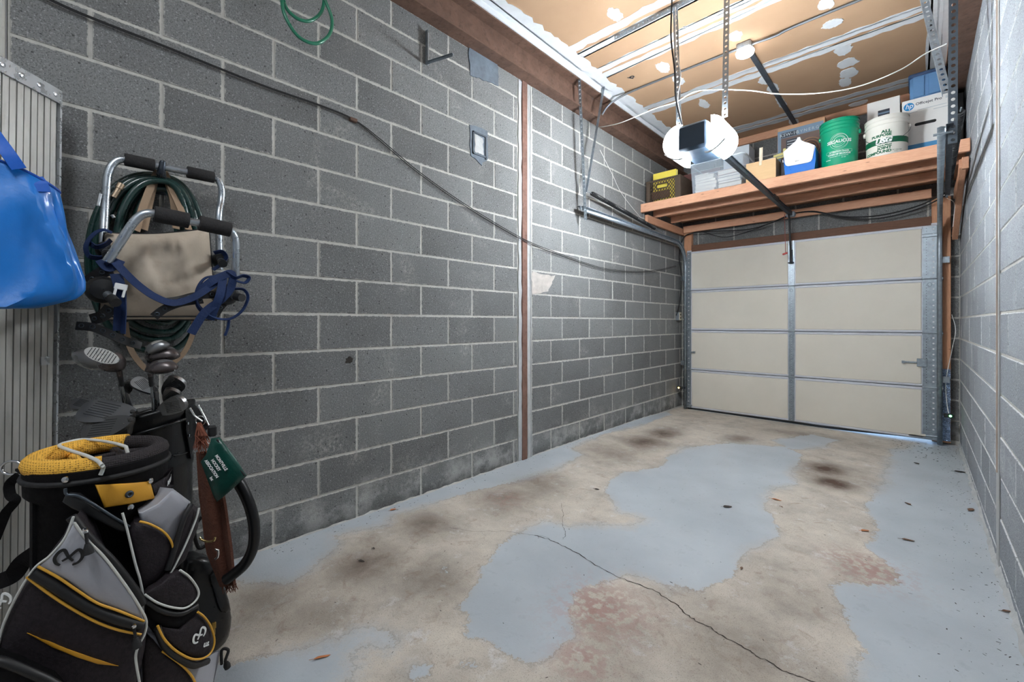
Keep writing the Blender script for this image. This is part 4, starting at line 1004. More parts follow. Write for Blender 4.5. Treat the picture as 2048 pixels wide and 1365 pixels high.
# buckets
def bucket(name, label, c, r0, r1, h, m, ribs, mhandle, rimz):
    t = thing(name, label, 'bucket', c)
    prof = [(0.001, 0.004), (r0 - .01, .004), (r0, .012)]
    rz = lambda z: r0 + (r1 - .006 - r0) * z / h
    prof += [(rz(h * .3), h * .3), (rz(h - rimz), h - rimz)]
    z = h - rimz
    for k in range(ribs):
        q = rimz / ribs
        prof += [(rz(z) + .006, z + q * .12), (rz(z) + .007, z + q * .5), (rz(z), z + q * .6), (rz(z), z + q * .98)]; z += q
    prof += [(r1 + .002, h - .008), (r1 + .002, h), (r1 - .004, h), (rz(h) - .006, h - .02), (r0 - .005, .012), (.001, .011)]
    MB().lathe(prof, 48, c).build('pail', m, t, 35)
    for s in (-1, 1):
        MB().lathe([(.001, 0), (.018, 0), (.018, .01), (.012, .014), (.001, .014)], 14).build
        MB(frame((c[0] + s * rz(h * .76), c[1], c[2] + h * .74), (0, 1, 0), (s, 0, 0))).lathe([(.001, 0), (.02, 0), (.02, .012), (.012, .016), (.001, .016)], 14).build('handle_ear', m, t, 40)
    return t
def cyl_bend(c, rfun, a0, z0):
    """wrap flat lettering round a bucket; a0 = facing angle offset"""
    def f(p):
        z = z0 + p.y; r = rfun(z) + .0012 + p.z; a = a0 + p.x / r
        return Vector((c[0] + r * math.sin(a), c[1] - r * math.cos(a), c[2] + z))
    return f
M_gb = mat('green_bucket_plastic', rgb(0, 150, 112), .35, var=.05, coat=.25)
GC = (1.872, 4.995, ST)
gb = bucket('plastic_bucket', 'tall green plastic bucket with white recycling print', GC, .134, .15, .445, M_gb, 3, None, .095)
rg = lambda z: .134 + (.144 - .134) * z / .445 + .001
def gtext(body, size, x, z, **k): adopt(text_mesh('lettering', body, size, M_white, None, bend=cyl_bend(GC, rg, .03 + x, z), **k), gb)
gtext('SECAUCUS', .038, .06, .235, bold=.0012, shear=.1)
gtext('ATTENTION Recycle', .0165, .06, .145, bold=.0006); gtext('TOWN OF SECAUCUS', .0175, .06, .122, bold=.0007); gtext('DEPARTMENT OF RECYCLING', .0105, .05, .104); gtext('201 330', .010, .3, .088); gtext('RECYCLE', .010, -.55, .082, bold=.0004)
for r, dx, dz in ((.070, 0, .0), (.061, .006, .003), (.052, -.004, .004), (.044, .004, 0), (.036, 0, .006)):
    bf = cyl_bend(GC, rg, .09, .235)
    MB().tube([bf(Vector((dx + r * math.cos(a), dz + r * math.sin(a), .0))) for a in [q * PI / 18 for q in range(36)]], .0009, 4, closed=True).build('print_ring', M_white, gb)
bf = cyl_bend(GC, rg, .09, .145)
MB().tube([bf(Vector(p)) for p in [(x, .011, 0) for x in np.linspace(-.1, .1, 14)] + [(x, -.011, 0) for x in np.linspace(.1, -.1, 14)]], .0008, 4, closed=True).build('print_frame', M_white, gb)
M_wb = mat('white_bucket_plastic', rgb(216, 214, 206), .4, var=.04)
WC = (2.203, 4.995, ST)
wb_ = bucket('plastic_bucket', 'white joint compound bucket with green band and lettering', WC, .137, .149, .365, M_wb, 2, None, .075)
rw = lambda z: .137 + (.143 - .137) * z / .365 + .001
M_gprint = mat('dark_green_print', rgb(0, 92, 62), .5, var=.05)
def wtext(body, size, x, z, m=M_gprint, **k): adopt(text_mesh('lettering', body, size, m, None, bend=cyl_bend(WC, rw, .27 + x, z), **k), wb_)
bnd = MB(); bf = cyl_bend(WC, rw, .0, 0)
bnd.grid(lambda u, v: bf(Vector(((u - .5) * .44, .126 + .048 * v, -.0006))), 40, 1, .0008).build('print_band', M_gprint, wb_, 40)
wtext('ALL', .034, 0, .226, align='RIGHT', bold=.0016, sx=1.2); wtext('PURPOSE', .030, 0, .197, align='RIGHT', bold=.0015, sx=1.12)
wtext('USG', .058, 0, .149, M_white, align='RIGHT', bold=.0035, shear=.25)
wtext('Ready-Mixed', .018, 0, .112, align='RIGHT', bold=.0008, shear=.2); wtext('JOINT', .030, 0, .088, align='RIGHT', bold=.0015, sx=1.15); wtext('COMPOUND', .030, 0, .058, align='RIGHT', bold=.0015, sx=1.1)
wtext('NET WT.', .010, .18, .06); wtext('61.7 LBS', .010, .4, .06); wtext('28 KG', .009, .22, .047)
hd_ = smooth_path([Vector((WC[0] + .158 * math.cos(a), WC[1] - .158 * abs(math.sin(a)) * 1.0, ST + .27 - .145 * math.sin(a))) for a in [PI * q / 12 for q in range(13)]], 4)
MB().tube(hd_, .0018, 6).build('wire_handle', M_galv_d, wb_, 60)
# white carton with window, printer carton, tote, black case
wc = carton('white_carton', 'plain white carton with a dark printed panel behind the joint bucket', (2.055, 5.24, ST), (2.285, 5.50, ST + .655), M_wbox, flap=False)
plate(wc, 'print_panel', 2.133, 2.215, ST + .505, ST + .56, M_darkprint, 5.24); plate(wc, 'print_stripe', 2.135, 2.213, ST + .523, ST + .538, M_blueprint, 5.2385, .0008)
hp_ = carton('printer_carton', 'white printer carton with round blue logo and blue lower band', (2.30, 5.16, ST), (2.632, 5.55, ST + .555), M_wbox, flap=False)
M_hpb = mat('logo_blue_print', rgb(0, 130, 196), .5, var=.04); M_band = mat('blue_band_print', rgb(64, 132, 180), .55, var=.1, vs=10)
plate(hp_, 'blue_band', 2.302, 2.63, ST + .002, ST + .155, M_band, 5.16)
Fh = Fy(2.345, 5.1595, ST + .495)
MB(Fh).lathe([(.001, .0), (.034, .0), (.034, .001), (.001, .001)], 28).build('logo_disc', M_hpb, hp_)
adopt(text_mesh('lettering', 'hp', .06, M_white, Fy(2.346, 5.157, ST + .498), shear=.25, bold=.0006, sx=.85), hp_)
adopt(text_mesh('lettering', 'Officejet Pro', .032, M_darkprint, Fy(2.388, 5.158, ST + .503), align='LEFT', bold=.0004, sx=.98), hp_)
adopt(text_mesh('lettering', '8620', .032, M_greytxt, Fy(2.572, 5.158, ST + .503), align='LEFT', sx=.8), hp_)
for k, (x0, x1) in enumerate(((2.40, 2.58), (2.345, 2.40), (2.50, 2.60))): plate(hp_, 'text_line', x0, x1, ST + .448 - .012 * k, ST + .452 - .012 * k, M_greytxt, 5.16, .0006)
slot = [(2.45 + .055 * (1 if math.cos(a) > 0 else -1) + .013 * math.cos(a), ST + .325 + .013 * math.sin(a)) for a in [q * PI / 8 + .01 for q in range(16)]]
MB().prism(slot, .0015, frame((0, 5.16, 0), (1, 0, 0), (0, -1, 0))).build('hand_slot', M_slot, hp_)
M_tote = mat('blue_tote_plastic', rgb(92, 134, 178), .5, var=.06)
to = thing('storage_tote', 'blue plastic tote lying on top of the printer carton', 'tote', (2.5, 5.4, ST + .556))
tz = ST + .557
MB().span((2.35, 5.20, tz), (2.575, 5.56, tz + .23), .025).build('tub', M_tote, to, 40)
MB().span((2.34, 5.19, tz + .20), (2.578, 5.57, tz + .235), .012).build('lid', mat('dark_blue_tote_lid', rgb(52, 76, 110), .5), to, 40)
for x in (2.37, 2.47): MB().span((x, 5.19, tz + .02), (x + .075, 5.202, tz + .19), .004).build('rib', M_tote, to)
tag(MB().span((2.645, 5.30, ST), (2.69, 5.52, ST + .56), .006).build('black_case', M_black), 'thin black case between printer carton and right wall', 'case')
# ================================================================== foreground, left: plank, blue bag, carrier frame, canvas bag, hose
M_alu = mat('weathered_aluminium', rgb(186, 186, 182), 0.42, 0.65, var=.12, vs=5, stretch=(3, 3, .5), dark=rgb(120, 116, 110), dark_amt=.35)
M_aluf = mat('bright_aluminium', rgb(196, 200, 204), 0.3, 0.85, var=.08, vs=14)
# ---- aluminium walk board leaning in the near corner
pk = thing('work_plank', 'tall ribbed aluminium work plank leaning behind the blue bag', 'plank', (0.2, -0.08, 0.0))
U = Vector((0.763, -0.646, 0)).normalized(); NRM = Vector((0.646, 0.763, 0)).normalized()
R0 = Vector((0.12, 0.0085, 0)); LEAN = Vector((0, -0.018, 0))
def plk(u, n, z): return R0 + U * u + NRM * n + LEAN * (1 - z / 2.0) + Vector((0, 0, z))
def plate_b(m, u0, u1, n0, n1, z0, z1):
    c = [plk(u, n, z) for u in (u0, u1) for n in (n0, n1) for z in (z0, z1)]
    return m.add(c, [(0, 1, 3, 2), (4, 6, 7, 5), (0, 4, 5, 1), (2, 3, 7, 6), (0, 2, 6, 4), (1, 5, 7, 3)])
ZT = 2.02
plate_b(MB(), 0.004, .36, -.03, -.004, 0.02, ZT - .01).build('deck', M_alu, pk)
for k in range(15):
    u = .012 + k * .0235
    if u + .02 < .358: plate_b(MB(), u, u + .0195, -.004, .0015 + .001 * (k % 2), 0.02, ZT - .045).build('rib', M_alu, pk)
plate_b(MB(), -.004, .004, -.045, .008, .01, ZT).build('edge_rail', M_aluf, pk)
plate_b(MB(), .360, .368, -.045, .008, .01, ZT).build('edge_rail', M_aluf, pk)
plate_b(MB(), 0, .366, .002, .010, ZT - .05, ZT).build('end_cap', M_aluf, pk)
for k in range(6):
    c = plk(.025 + k * .06, .010, ZT - .025)
    MB(frame(c, U, NRM)).lathe([(.009, 0), (.008, .003), (.002, .005)], 12, cap0=True, cap1=True).build('rivet', M_aluf, pk, 40)
plate_b(MB(), .03, .06, .003, .006, 1.02, 1.05).build('data_plate', M_aluf, pk)
# ---- blue shopping bag
M_bag = mat('blue_woven_bag', rgb(0, 108, 192), 0.45, var=.12, vs=7, bump=.25, bs=60, bd=.003, coat=.15)
bb = thing('tote_bag', 'bright blue woven shopping bag hanging in front of the plank', 'bag', (0.52, -0.12, 1.2))
bx_ = 0.52
prof = [(618, 0), (612, .10), (595, .16), (570, .172), (520, .158), (470, .142), (420, .128), (385, .118), (352, .112)]   # pixel heights of the right outline
def right_y(py):
    tab = [(340, 112), (372, 116), (386, 120), (420, 127), (470, 140), (520, 158), (560, 171), (585, 170), (600, 150), (612, 100), (620, 60)]
    for (a, pa), (b, pb) in zip(tab[:-1], tab[1:]):
        if a <= py <= b: return pa + (pb - pa) * (py - a) / (b - a)
    return tab[-1][1]
def bag_pt(u, v):
    """u round the bag 0..1, v bottom..top"""
    py = 617 - v * (617 - 383); rgt = onx(right_y(py), py, bx_); z = rgt.z
    yc = -0.16; hw = rgt.y - yc; dep = .07 * (1 - .6 * v) + .012
    a = 2 * PI * u; ca, sa = math.cos(a), math.sin(a)
    y = yc + hw * math.copysign(abs(ca) ** .5, ca); x = bx_ + dep * math.copysign(abs(sa) ** .75, sa)
    f = .022 * math.exp(-((u - .10 - .10 * v) / .02) ** 2) * math.sin(PI * v) - .014 * math.exp(-((u - .06 - .05 * v) / .018) ** 2) * math.sin(PI * v) + .012 * math.exp(-((u - .16 - .05 * (1 - v)) / .015) ** 2) * (1 - v) + .004 * math.sin(14 * u * PI + 5 * v) * math.sin(PI * min(1, v * 1.1)) + .012 * math.sin(6 * u * 2 * PI + 9 * v + 1.2 * math.sin(7 * v)) * (1 - abs(2 * v - 1)) * .8
    zz = z + (.062 * min(1.3, 1 - ca)) * v ** 2 - (.0 if v > 0 else 0)
    return (x + f, y + f * .4, zz)
m = MB().grid(bag_pt, 72, 26)
nb = len(m.v); cb = sum((m.v[i * 27] for i in range(72)), Vector()) / 72 - Vector((0, 0, .006)); m.v.append(cb)
m.f += [(i * 27, ((i + 1) % 72) * 27, nb) for i in range(72)]
bo = m.build('bag_body', M_bag, bb, 50); s_ = bo.modifiers.new('cloth', 'SOLIDIFY'); s_.thickness = .0015
top = [Vector(bag_pt(i / 72, 1.0)) for i in range(72)]
MB().tube([p + Vector((0, 0, -.004)) for p in top], .004, 6, closed=True).build('hem', mat('navy_hem', rgb(0, 70, 160), .5), bb, 60)
M_strap = mat('blue_strap', rgb(0, 82, 176), .5, var=.1, bump=.2, bs=90)
for x, dz in ((bx_ + .055, 0), (bx_ - .05, -.01)):
    p = [onx(38, 338 + dz, x), onx(20, 312, x), onx(0, 285, x - .01), onx(-40, 235, x - .02), onx(-75, 225, x - .02), onx(-110, 250, x - .01), onx(-140, 335, x)]
    MB().ribbon(smooth_path(p, 6), (1, .2, .2), .032, .003).build('handle', M_strap, bb)
MB().ribbon([onx(72, 355, bx_ + .03), onx(82, 368, bx_ + .04), onx(88, 384, bx_ + .045)], (1, .2, 0), .03, .003).build('handle_end', M_strap, bb)

# ---- hook, hose coil, canvas bag, carrier frame on the left wall
hk = thing('wall_hook', 'dark steel wall hook holding the hose and carrier frame', 'hook', (0, onx(322, 345).y, 1.82))
hb = onx(322, 352, .0); ht = onx(325, 322, .13)
MB().tube(smooth_path([(0.0, hb.y, 1.775), (.06, hb.y + .0, 1.77), (.115, ht.y - .002, 1.79), (.132, ht.y, 1.83), (.135, ht.y, ht.z)], 6), [.016] * 12 + [.016 - .0007 * i for i in range(13)], 12).build('prong', mat('dark_hook_steel', rgb(70, 76, 84), .3, .8), hk, 60)
MB().span((0, hb.y - .02, 1.73), (.008, hb.y + .02, 1.84), .003).build('hook_plate', M_galv_d, hk)
M_hose = mat('dark_green_hose', rgb(20, 50, 46), .3, var=.12, coat=.35)
gh = thing('hose_coil', 'coil of dark green garden hose hung behind the canvas bag', 'hose', (.06, hb.y, 1.1))
rc = random.Random(21); hook_p = Vector((.075, hb.y, 1.80))
for k in range(6):
    pts = []; wl_ = .235 - .026 * k + rc.uniform(-.01, .01); wr_ = .155 - .02 * k + rc.uniform(-.01, .01); dep = .03 + .018 * (k % 4)
    bot = 1.04 + .045 * k + rc.uniform(-.02, .02)
    for q in range(28):
        a = 2 * PI * q / 28; c, s = math.cos(a), math.sin(a)
        y = hook_p.y + (wr_ if s > 0 else wl_) * abs(s) ** .85 * (1 if s > 0 else -1)
        z = (hook_p.z - .012 * k + bot) / 2 + (hook_p.z - .012 * k - bot) / 2 * c
        pts.append((dep + .02 * (1 + c) * .6, y, z))
    MB().tube(smooth_path(pts, 3, closed=True), .0125, 8, closed=True).build('hose_loop', M_hose, gh, 60)
e0, e1 = onx(243, 368, .12), onx(227, 395, .12)
MB().tube([e0, e0.lerp(e1, .35)], .012, 10).tube([e0.lerp(e1, .35), e1], .009, 10).build('brass_fitting', mat('dull_brass', rgb(170, 150, 128), .35, .8), gh, 50)
# canvas bag
M_canvas = mat('beige_canvas', rgb(180, 168, 152), .85, var=.08, vs=6, bump=.25, bs=14, bd=.01, dark=rgb(150, 132, 112), dark_amt=.35)
cb_ = thing('canvas_bag', 'beige canvas bag hanging from the hook behind the carrier frame', 'bag', (.17, onx(320, 560, .17).y, 1.2))
quad = [(208, 466), (418, 457), (432, 640), (198, 640)]
def cpt(u, v, side):
    a = [quad[3][i] + (quad[2][i] - quad[3][i]) * u for i in (0, 1)]; b = [quad[0][i] + (quad[1][i] - quad[0][i]) * u for i in (0, 1)]
    sag = 6 * math.sin(PI * u) * v
    p = onx(a[0] + (b[0] - a[0]) * v, a[1] + (b[1] - a[1]) * v + sag, .17)
    e = min(u, 1 - u, v * 1.0, 1 - v) * 2
    bulge = .08 * min(1, (max(0, e) * 1.4)) ** .55
    wr = .010 * math.sin(9 * u + 4 * v) * math.sin(7 * v + 3 * u) + .012 * math.exp(-((u - .5 - .12 * v) / .035) ** 2) * v * v - .010 * math.exp(-((v - .22 - .3 * u) / .05) ** 2) * u + .014 * math.exp(-((u - .78 + .1 * v) / .04) ** 2) * v + .012 * math.exp(-((u - .3 - .25 * (1 - v)) / .05) ** 2) * v
    return Vector((.17 + side * bulge + (wr if side > 0 else 0) * min(1, e * 3), p.y, p.z))
MB().grid(lambda u, v: cpt(u, v, 1), 40, 30).build('front_panel', M_canvas, cb_, 60)
MB().grid(lambda u, v: cpt(u, v, -1), 16, 12).build('back_panel', M_canvas, cb_, 60)
edge = [cpt(i / 20, 0, 1) for i in range(20)] + [cpt(1, i / 20, 1) for i in range(20)] + [cpt(1 - i / 20, 1, 1) for i in range(20)] + [cpt(0, 1 - i / 20, 1) for i in range(20)]
MB().tube(edge, .0035, 6, closed=True).build('piping', M_rubber, cb_, 60)
MB().tube([cpt(i / 20 * .99, .035, 1) + Vector((.003, 0, 0)) for i in range(21)], .0025, 6).build('seam', M_rubber, cb_, 60)
M_cst = mat('beige_strap', rgb(146, 124, 102), .85, var=.1, bump=.2)
for p in ([(316, 342, .09), (302, 372, .10), (284, 420, .12), (272, 462, .16)], [(328, 342, .09), (342, 375, .10), (362, 420, .12), (378, 460, .16)], [(312, 350, .085), (300, 400, .09), (288, 460, .12)], [(331, 352, .085), (346, 400, .09), (352, 458, .12)]):
    MB().ribbon(smooth_path([onx(*q) for q in p], 5), (1, .3, 0), .026, .003).build('strap', M_cst, cb_)
MB().ribbon(smooth_path([onx(*q) for q in ((388, 640, .14), (384, 672, .12), (366, 708, .11), (332, 735, .11), (300, 742, .11), (276, 722, .11), (258, 690, .12), (250, 645, .14))], 6), (1, .2, 0), .02, .003).build('strap', M_cst, cb_)
# carrier frame (bicycle carrier) of bent aluminium tube
cf = thing('carrier_frame', 'aluminium tube bicycle carrier with black foam grips hung on the wall', 'bike rack', (.15, onx(330, 500, .15).y, 1.2))
M_tube = mat('satin_aluminium_tube', rgb(176, 184, 192), .3, .85, var=.08, vs=10)
M_foam = mat('black_foam', rgb(34, 33, 34), .9, var=.12, vs=40, bump=.35, bs=150)
backf = [(206, 530), (207, 480), (210, 420), (213, 372), (217, 345), (228, 326), (246, 319), (280, 325), (340, 337), (400, 349), (424, 353), (437, 362), (443, 378), (443, 400), (438, 428), (438, 470), (440, 540)]
MB().tube(smooth_path([onx(px, py, .12 + (.02 if py > 420 else 0)) for px, py in backf], 5), .0135, 12).build('rear_frame', M_tube, cf, 60)
frontf = [(214, 524, .30), (236, 492, .31), (262, 452, .32), (278, 434, .325), (296, 427, .33), (320, 430, .33), (380, 443, .33), (430, 453, .33), (452, 458, .33), (466, 468, .325), (471, 486, .32), (471, 520, .31), (471, 556, .29)]
MB().tube(smooth_path([onx(px, py, x) for px, py, x in frontf], 5), .0150, 12).build('front_frame', M_tube, cf, 60)
def grip(a, b, x, r):
    A_, B_ = onx(*a, x), onx(*b, x); d = (B_ - A_)
    MB().tube([A_, A_ + d * .015, A_ + d * .985, B_], [r * .93, r, r, r * .93], 18).build('foam_grip', M_foam, cf, 50)
grip((249, 319), (309, 331), .12, .0245); grip((374, 344), (428, 355), .12, .0245)
grip((308, 428), (378, 442), .33, .030); grip((398, 446), (461, 460), .33, .030)
def hub(c, x, r, end):
    C_ = onx(*c, x)
    MB(frame(C_, (0, 1, 0), (1, .2, 0))).lathe([(.001, -.05), (r * .8, -.05), (r, -.035), (r, .02), (r * .75, .04), (.001, .045)], 16).build('pivot_hub', M_black, cf, 40)
    E_ = onx(*end, x + .10)
    MB().tube([C_, C_.lerp(E_, .7)], .014, 12).build('arm_tube', M_tube, cf, 50)
    MB().tube([C_.lerp(E_, .66), E_], .0165, 12).build('end_cap', M_black, cf, 40)
hub((205, 580), .26, .048, (232, 606)); hub((450, 590), .26, .045, (484, 596)); hub((212, 500), .16, .03, (216, 512)); hub((440, 520), .16, .03, (446, 528))
M_rs = mat('black_rubber_strap', rgb(24, 24, 26), .5, var=.15)
def ladder(pts, w=.03):
    P = smooth_path([onx(*p) for p in pts], 5)
    st = MB().ribbon(P, (1, .1, .25), w, .006).build('cradle_strap', M_rs, cf)
    for i in range(2, len(P) - 1, 3):
        d = (P[i + 1] - P[i - 1]).normalized()
        MB(frame(P[i], d, (1, .1, .25))).lathe([(.0062, .0035), (.0085, .0045), (.0062, .006), (.0045, .0035)], 10).build('eyelet', M_galv_d, st, 40)
ladder([(152, 652, .24), (185, 655, .25), (218, 668, .25), (250, 682, .24), (282, 692, .22)])
ladder([(308, 634, .30), (330, 618, .31), (362, 606, .31), (405, 600, .30)]); ladder([(334, 604, .28), (360, 600, .29), (392, 592, .29), (428, 590, .28)])
ladder([(182, 640, .22), (206, 632, .24), (222, 615, .25)], .04); ladder([(176, 565, .24), (205, 545, .27), (224, 540, .27)], .04); ladder([(425, 640, .26), (440, 615, .27), (455, 600, .27)], .03)
M_web = mat('navy_webbing', rgb(6, 36, 80), .75, var=.12, bump=.3, bs=120)
def web(pts, w=.026, n=(1, .1, .3)):
    P = smooth_path([onx(*p) for p in pts], 6)
    if w < .023:                                   # narrow loops stand half on edge
        n = [((P[min(i + 1, len(P) - 1)] - P[max(i - 1, 0)]).normalized().cross(Vector((1, 0, 0))) * .9 + Vector((.55, 0, .1))) for i in range(len(P))]
    MB().ribbon(P, n, w, .003).build('webbing_strap', M_web, cf)
web([(230, 524, .31), (252, 548, .32), (278, 572, .33), (310, 594, .33), (345, 606, .33), (380, 598, .33), (412, 580, .33), (440, 560, .32)])
web([(232, 548, .30), (240, 580, .31), (240, 620, .30), (238, 662, .29)], .034); web([(246, 580, .315), (248, 620, .31), (246, 668, .30)], .022)
web([(224, 466, .2), (206, 460, .2), (186, 470, .2), (172, 492, .2), (178, 512, .2), (200, 516, .22), (220, 512, .24)], .022); web([(176, 484, .19), (192, 494, .21), (210, 490, .22), (222, 480, .22)], .022)
web([(200, 520, .28), (216, 536, .29), (234, 528, .3), (240, 520, .3)], .03)
web([(398, 585, .32), (420, 565, .33), (446, 552, .33), (464, 548, .33), (462, 575, .33), (442, 600, .33), (410, 625, .33), (382, 668, .32)], .03)
web([(452, 545, .33), (470, 556, .34), (486, 552, .34), (498, 556, .34), (490, 566, .34), (472, 562, .34)], .018); web([(470, 578, .34), (488, 580, .34), (496, 596, .34), (484, 622, .34), (460, 638, .33), (430, 636, .33), (404, 618, .32), (394, 600, .32), (400, 580, .32)], .014)
web([(440, 552, .32), (412, 556, .31), (396, 575, .31), (392, 600, .31), (402, 622, .31), (430, 634, .31)], .014); web([(446, 556, .33), (440, 590, .34), (428, 620, .33), (420, 640, .32)], .03); web([(458, 640, .33), (456, 655, .33), (450, 672, .33)], .012)
web([(428, 506, .2), (444, 504, .21), (452, 516, .21), (440, 530, .22), (426, 540, .22)], .022)
bk = onx(242, 574, .325); MB(frame(bk, (0, 1, -.2), (1, 0, 0))).box((0, 0, 0), (.036, .022, .006), None, .002).box((-.012, -.022, 0), (.008, .03, .006), None, .002).box((.012, -.022, 0), (.008, .03, .006), None, .002).build('buckle', M_white, cf)
for q, e in (((196, 412), (201, 388)), ((224, 430), (228, 436))):
    a, b = onx(*q, .13), onx(*e, .13); MB().tube([a, b], .006, 8).build('clasp', M_aluf, cf, 50)

# long hook that carries the blue bag, fixed to the door casing
ap = onx(-80, 227, bx_ - .02); hz = ap.z - .024
bh_ = thing('bag_hook', 'long steel hook arm carrying the blue shopping bag', 'hook', (0.016, ap.y, hz))
MB().tube(smooth_path([(0.02, ap.y, hz), (.25, ap.y, hz), (.50, ap.y, hz), (.60, ap.y, hz + .004), (.62, ap.y, hz + .03)], 5), .007, 10).build('hook_arm', M_galv_d, bh_, 60)
MB().span((0.016, ap.y - .02, hz - .05), (.022, ap.y + .02, hz + .05), .002).build('hook_plate', M_galv_d, bh_)
# ================================================================== golf bags and clubs
M_leather = mat('black_leather', rgb(16, 17, 19), .34, var=.2, vs=12, bump=.15, bs=70, spec=.35)
M_nylon = mat('black_nylon', rgb(16, 15, 17), .8, var=.15, vs=30, bump=.3, bs=220, bd=.002, spec=.15)
M_mesh = mat('dark_ballistic_mesh', rgb(38, 33, 37), .65, var=.35, vs=120, bump=.5, bs=200, bd=.003, spec=.25)
M_silver = mat('silver_grey_fabric', rgb(158, 160, 168), .5, var=.06, vs=5, bump=.15, bs=160, bd=.002)
M_gold = mat('golden_yellow_fabric', rgb(214, 156, 44), .55, var=.06, bump=.15, bs=150, bd=.002)
def mesh_mat(name, a, b):
    t = NT(name); v = t.voro(230); [setattr(n_.inputs['Randomness'], 'default_value', .15) for n_ in t.n if n_.type == 'TEX_VORONOI']; c = t.ramp(v, [(0.20, b), (0.36, a)]); t.out(c, .8); t.bump(v, .7, .004); return t.m
M_ymesh = mesh_mat('yellow_spacer_mesh', rgb(232, 176, 66), rgb(120, 84, 24)); M_bmesh = mesh_mat('black_spacer_mesh', rgb(34, 28, 31), rgb(5, 5, 6))
M_pipe_w = mat('pale_piping', rgb(198, 200, 196), .5); M_pipe_y = mat('yellow_piping', rgb(212, 160, 56), .5)
M_chrome = mat('chrome', rgb(210, 212, 214), .15, 1.0, var=.03); M_zip = mat('black_zipper', rgb(18, 18, 20), .5, var=.3, vs=120)

def oncyl(px, py, c, R):
    """first hit of the sight line with an upright cylinder of radius R round c (falls back to its silhouette)"""
    d = ray(px, py); ox, oy = CAMX - c[0], -c[1]
    A_ = d[0] ** 2 + d[1] ** 2; B_ = 2 * (ox * d[0] + oy * d[1]); C_ = ox * ox + oy * oy - R * R
    D_ = B_ * B_ - 4 * A_ * C_
    k = (-B_ - math.sqrt(D_)) / (2 * A_) if D_ > 0 else -B_ / (2 * A_)
    return Vector((CAMX + k * d[0], k * d[1], CAMZ + k * d[2]))
def pad(t, name, poly, c, R, b, m, back=.03, n=5):
    """a padded pocket: outline on the cylinder R, swelling outwards by b, sides running back into the bag"""
    P = [Vector((x, y)) for x, y in poly]
    P = [Vector(q[:2]) for q in smooth_path([(p.x, p.y, 0) for p in P], n, closed=True)] if n > 1 else P
    ce = sum(P, Vector((0, 0))) / len(P); mb = MB(); vs_ = []; k = len(P)
    rings = [(1.0, -back), (1.0, 0), (.985, b * .45), (.95, b * .75), (.86, b * .93), (.65, b), (.35, b)]
    for s, o in rings:
        for p in P:
            q = ce + (p - ce) * s
            v = oncyl(q.x, q.y, c, R + max(o, 0))
            if o < 0: v = v + (Vector((c[0], c[1], v.z)) - v).normalized() * back
            vs_.append(v)
    vs_.append(oncyl(ce.x, ce.y, c, R + b)); fs = []
    for r in range(len(rings) - 1):
        for i in range(k):
            j = (i + 1) % k; fs.append((r * k + i, r * k + j, (r + 1) * k + j, (r + 1) * k + i))
    fs += [((len(rings) - 1) * k + i, (len(rings) - 1) * k + (i + 1) % k, len(vs_) - 1) for i in range(k)]
    mb.add(vs_, fs); return mb.build(name, m, t, 50)
def pipe(t, name, pts, c, R, r, m, n=6, closed=False):
    P = smooth_path([oncyl(px, py, c, R) for px, py in pts], n, closed)
    return MB().tube(P, r, 7, closed=closed).build(name, m, t, 60)
def z2(pts): return [(x / 3.593, 640 + y / 3.593) for x, y in pts]
def z3(pts): return [(x / 3.37, 960 + y / 3.37) for x, y in pts]

# ---- black and yellow cart bag
C1 = (0.92, 0.078); F1 = floor_z(*C1) + .001
C1B = (0.93, 0.14)
g1 = thing('golf_bag', 'black, silver and yellow golf cart bag in the foreground', 'golf bag', (C1[0], C1[1], F1))
RB = .123
MB().lathe([(.001, F1), (RB * .98, F1), (RB, F1 + .02), (RB * .97, .45), (RB * .97, .76), (RB + .008, .775), (RB + .010, .835), (RB - .02, .84), (RB - .025, .60), (.001, .60)], 48, (C1[0], C1[1], 0)).build('body', M_nylon, g1, 40)
MB().lathe([(RB - .02, F1), (RB + .02, F1), (RB + .022, F1 + .06), (RB + .005, F1 + .07)], 40, (C1[0], C1[1], 0)).build('base', M_black, g1, 40)
# padded collar: yellow mesh on the far-left half, black mesh on the rest
def collar(a0, a1, m, name, zt, rr):
    pts = []
    for i in range(41):
        a = math.radians(a0 + (a1 - a0) * i / 40)
        pts.append((C1[0] + (RB - .008) * .93 * math.cos(a), C1[1] + (RB - .008) * math.sin(a), zt(a)))
    MB().tube(pts, rr, 12, ry=rr * 1.25 if False else None).build(name, m, g1, 60)
ztop = lambda a: .838 - .002 * math.cos(a)
collar(150, 358, M_ymesh, 'yellow_collar', lambda a: ztop(a) + .003, .0215); collar(-2, 150, M_bmesh, 'black_collar', ztop, .0195)
def divider(p0, p1, z, r, m):
    P = [Vector((C1[0] + x, C1[1] + y, z)) for x, y in (p0, p1)]
    MB().tube([P[0], P[0].lerp(P[1], .5) + Vector((0, 0, .004)), P[1]], r, 10).build('divider', m, g1, 60)
    d = (P[1] - P[0]); nn = Vector((-d.y, d.x, 0)).normalized() * r * .7
    MB().add([P[0] + nn, P[1] + nn, P[1] - nn, P[0] - nn] + [q - Vector((0, 0, .22)) for q in (P[0] + nn, P[1] + nn, P[1] - nn, P[0] - nn)], [(0, 1, 2, 3), (0, 4, 5, 1), (2, 6, 7, 3), (1, 5, 6, 2), (0, 3, 7, 4)]).build('divider_sleeve', M_nylon, g1)
divider((-.10, -.05), (.10, -.03), .826, .011, M_ymesh); divider((-.03, -.11), (0.0, -.02), .826, .010, M_ymesh); divider((.03, -.03), (.05, -.115), .826, .009, M_ymesh)
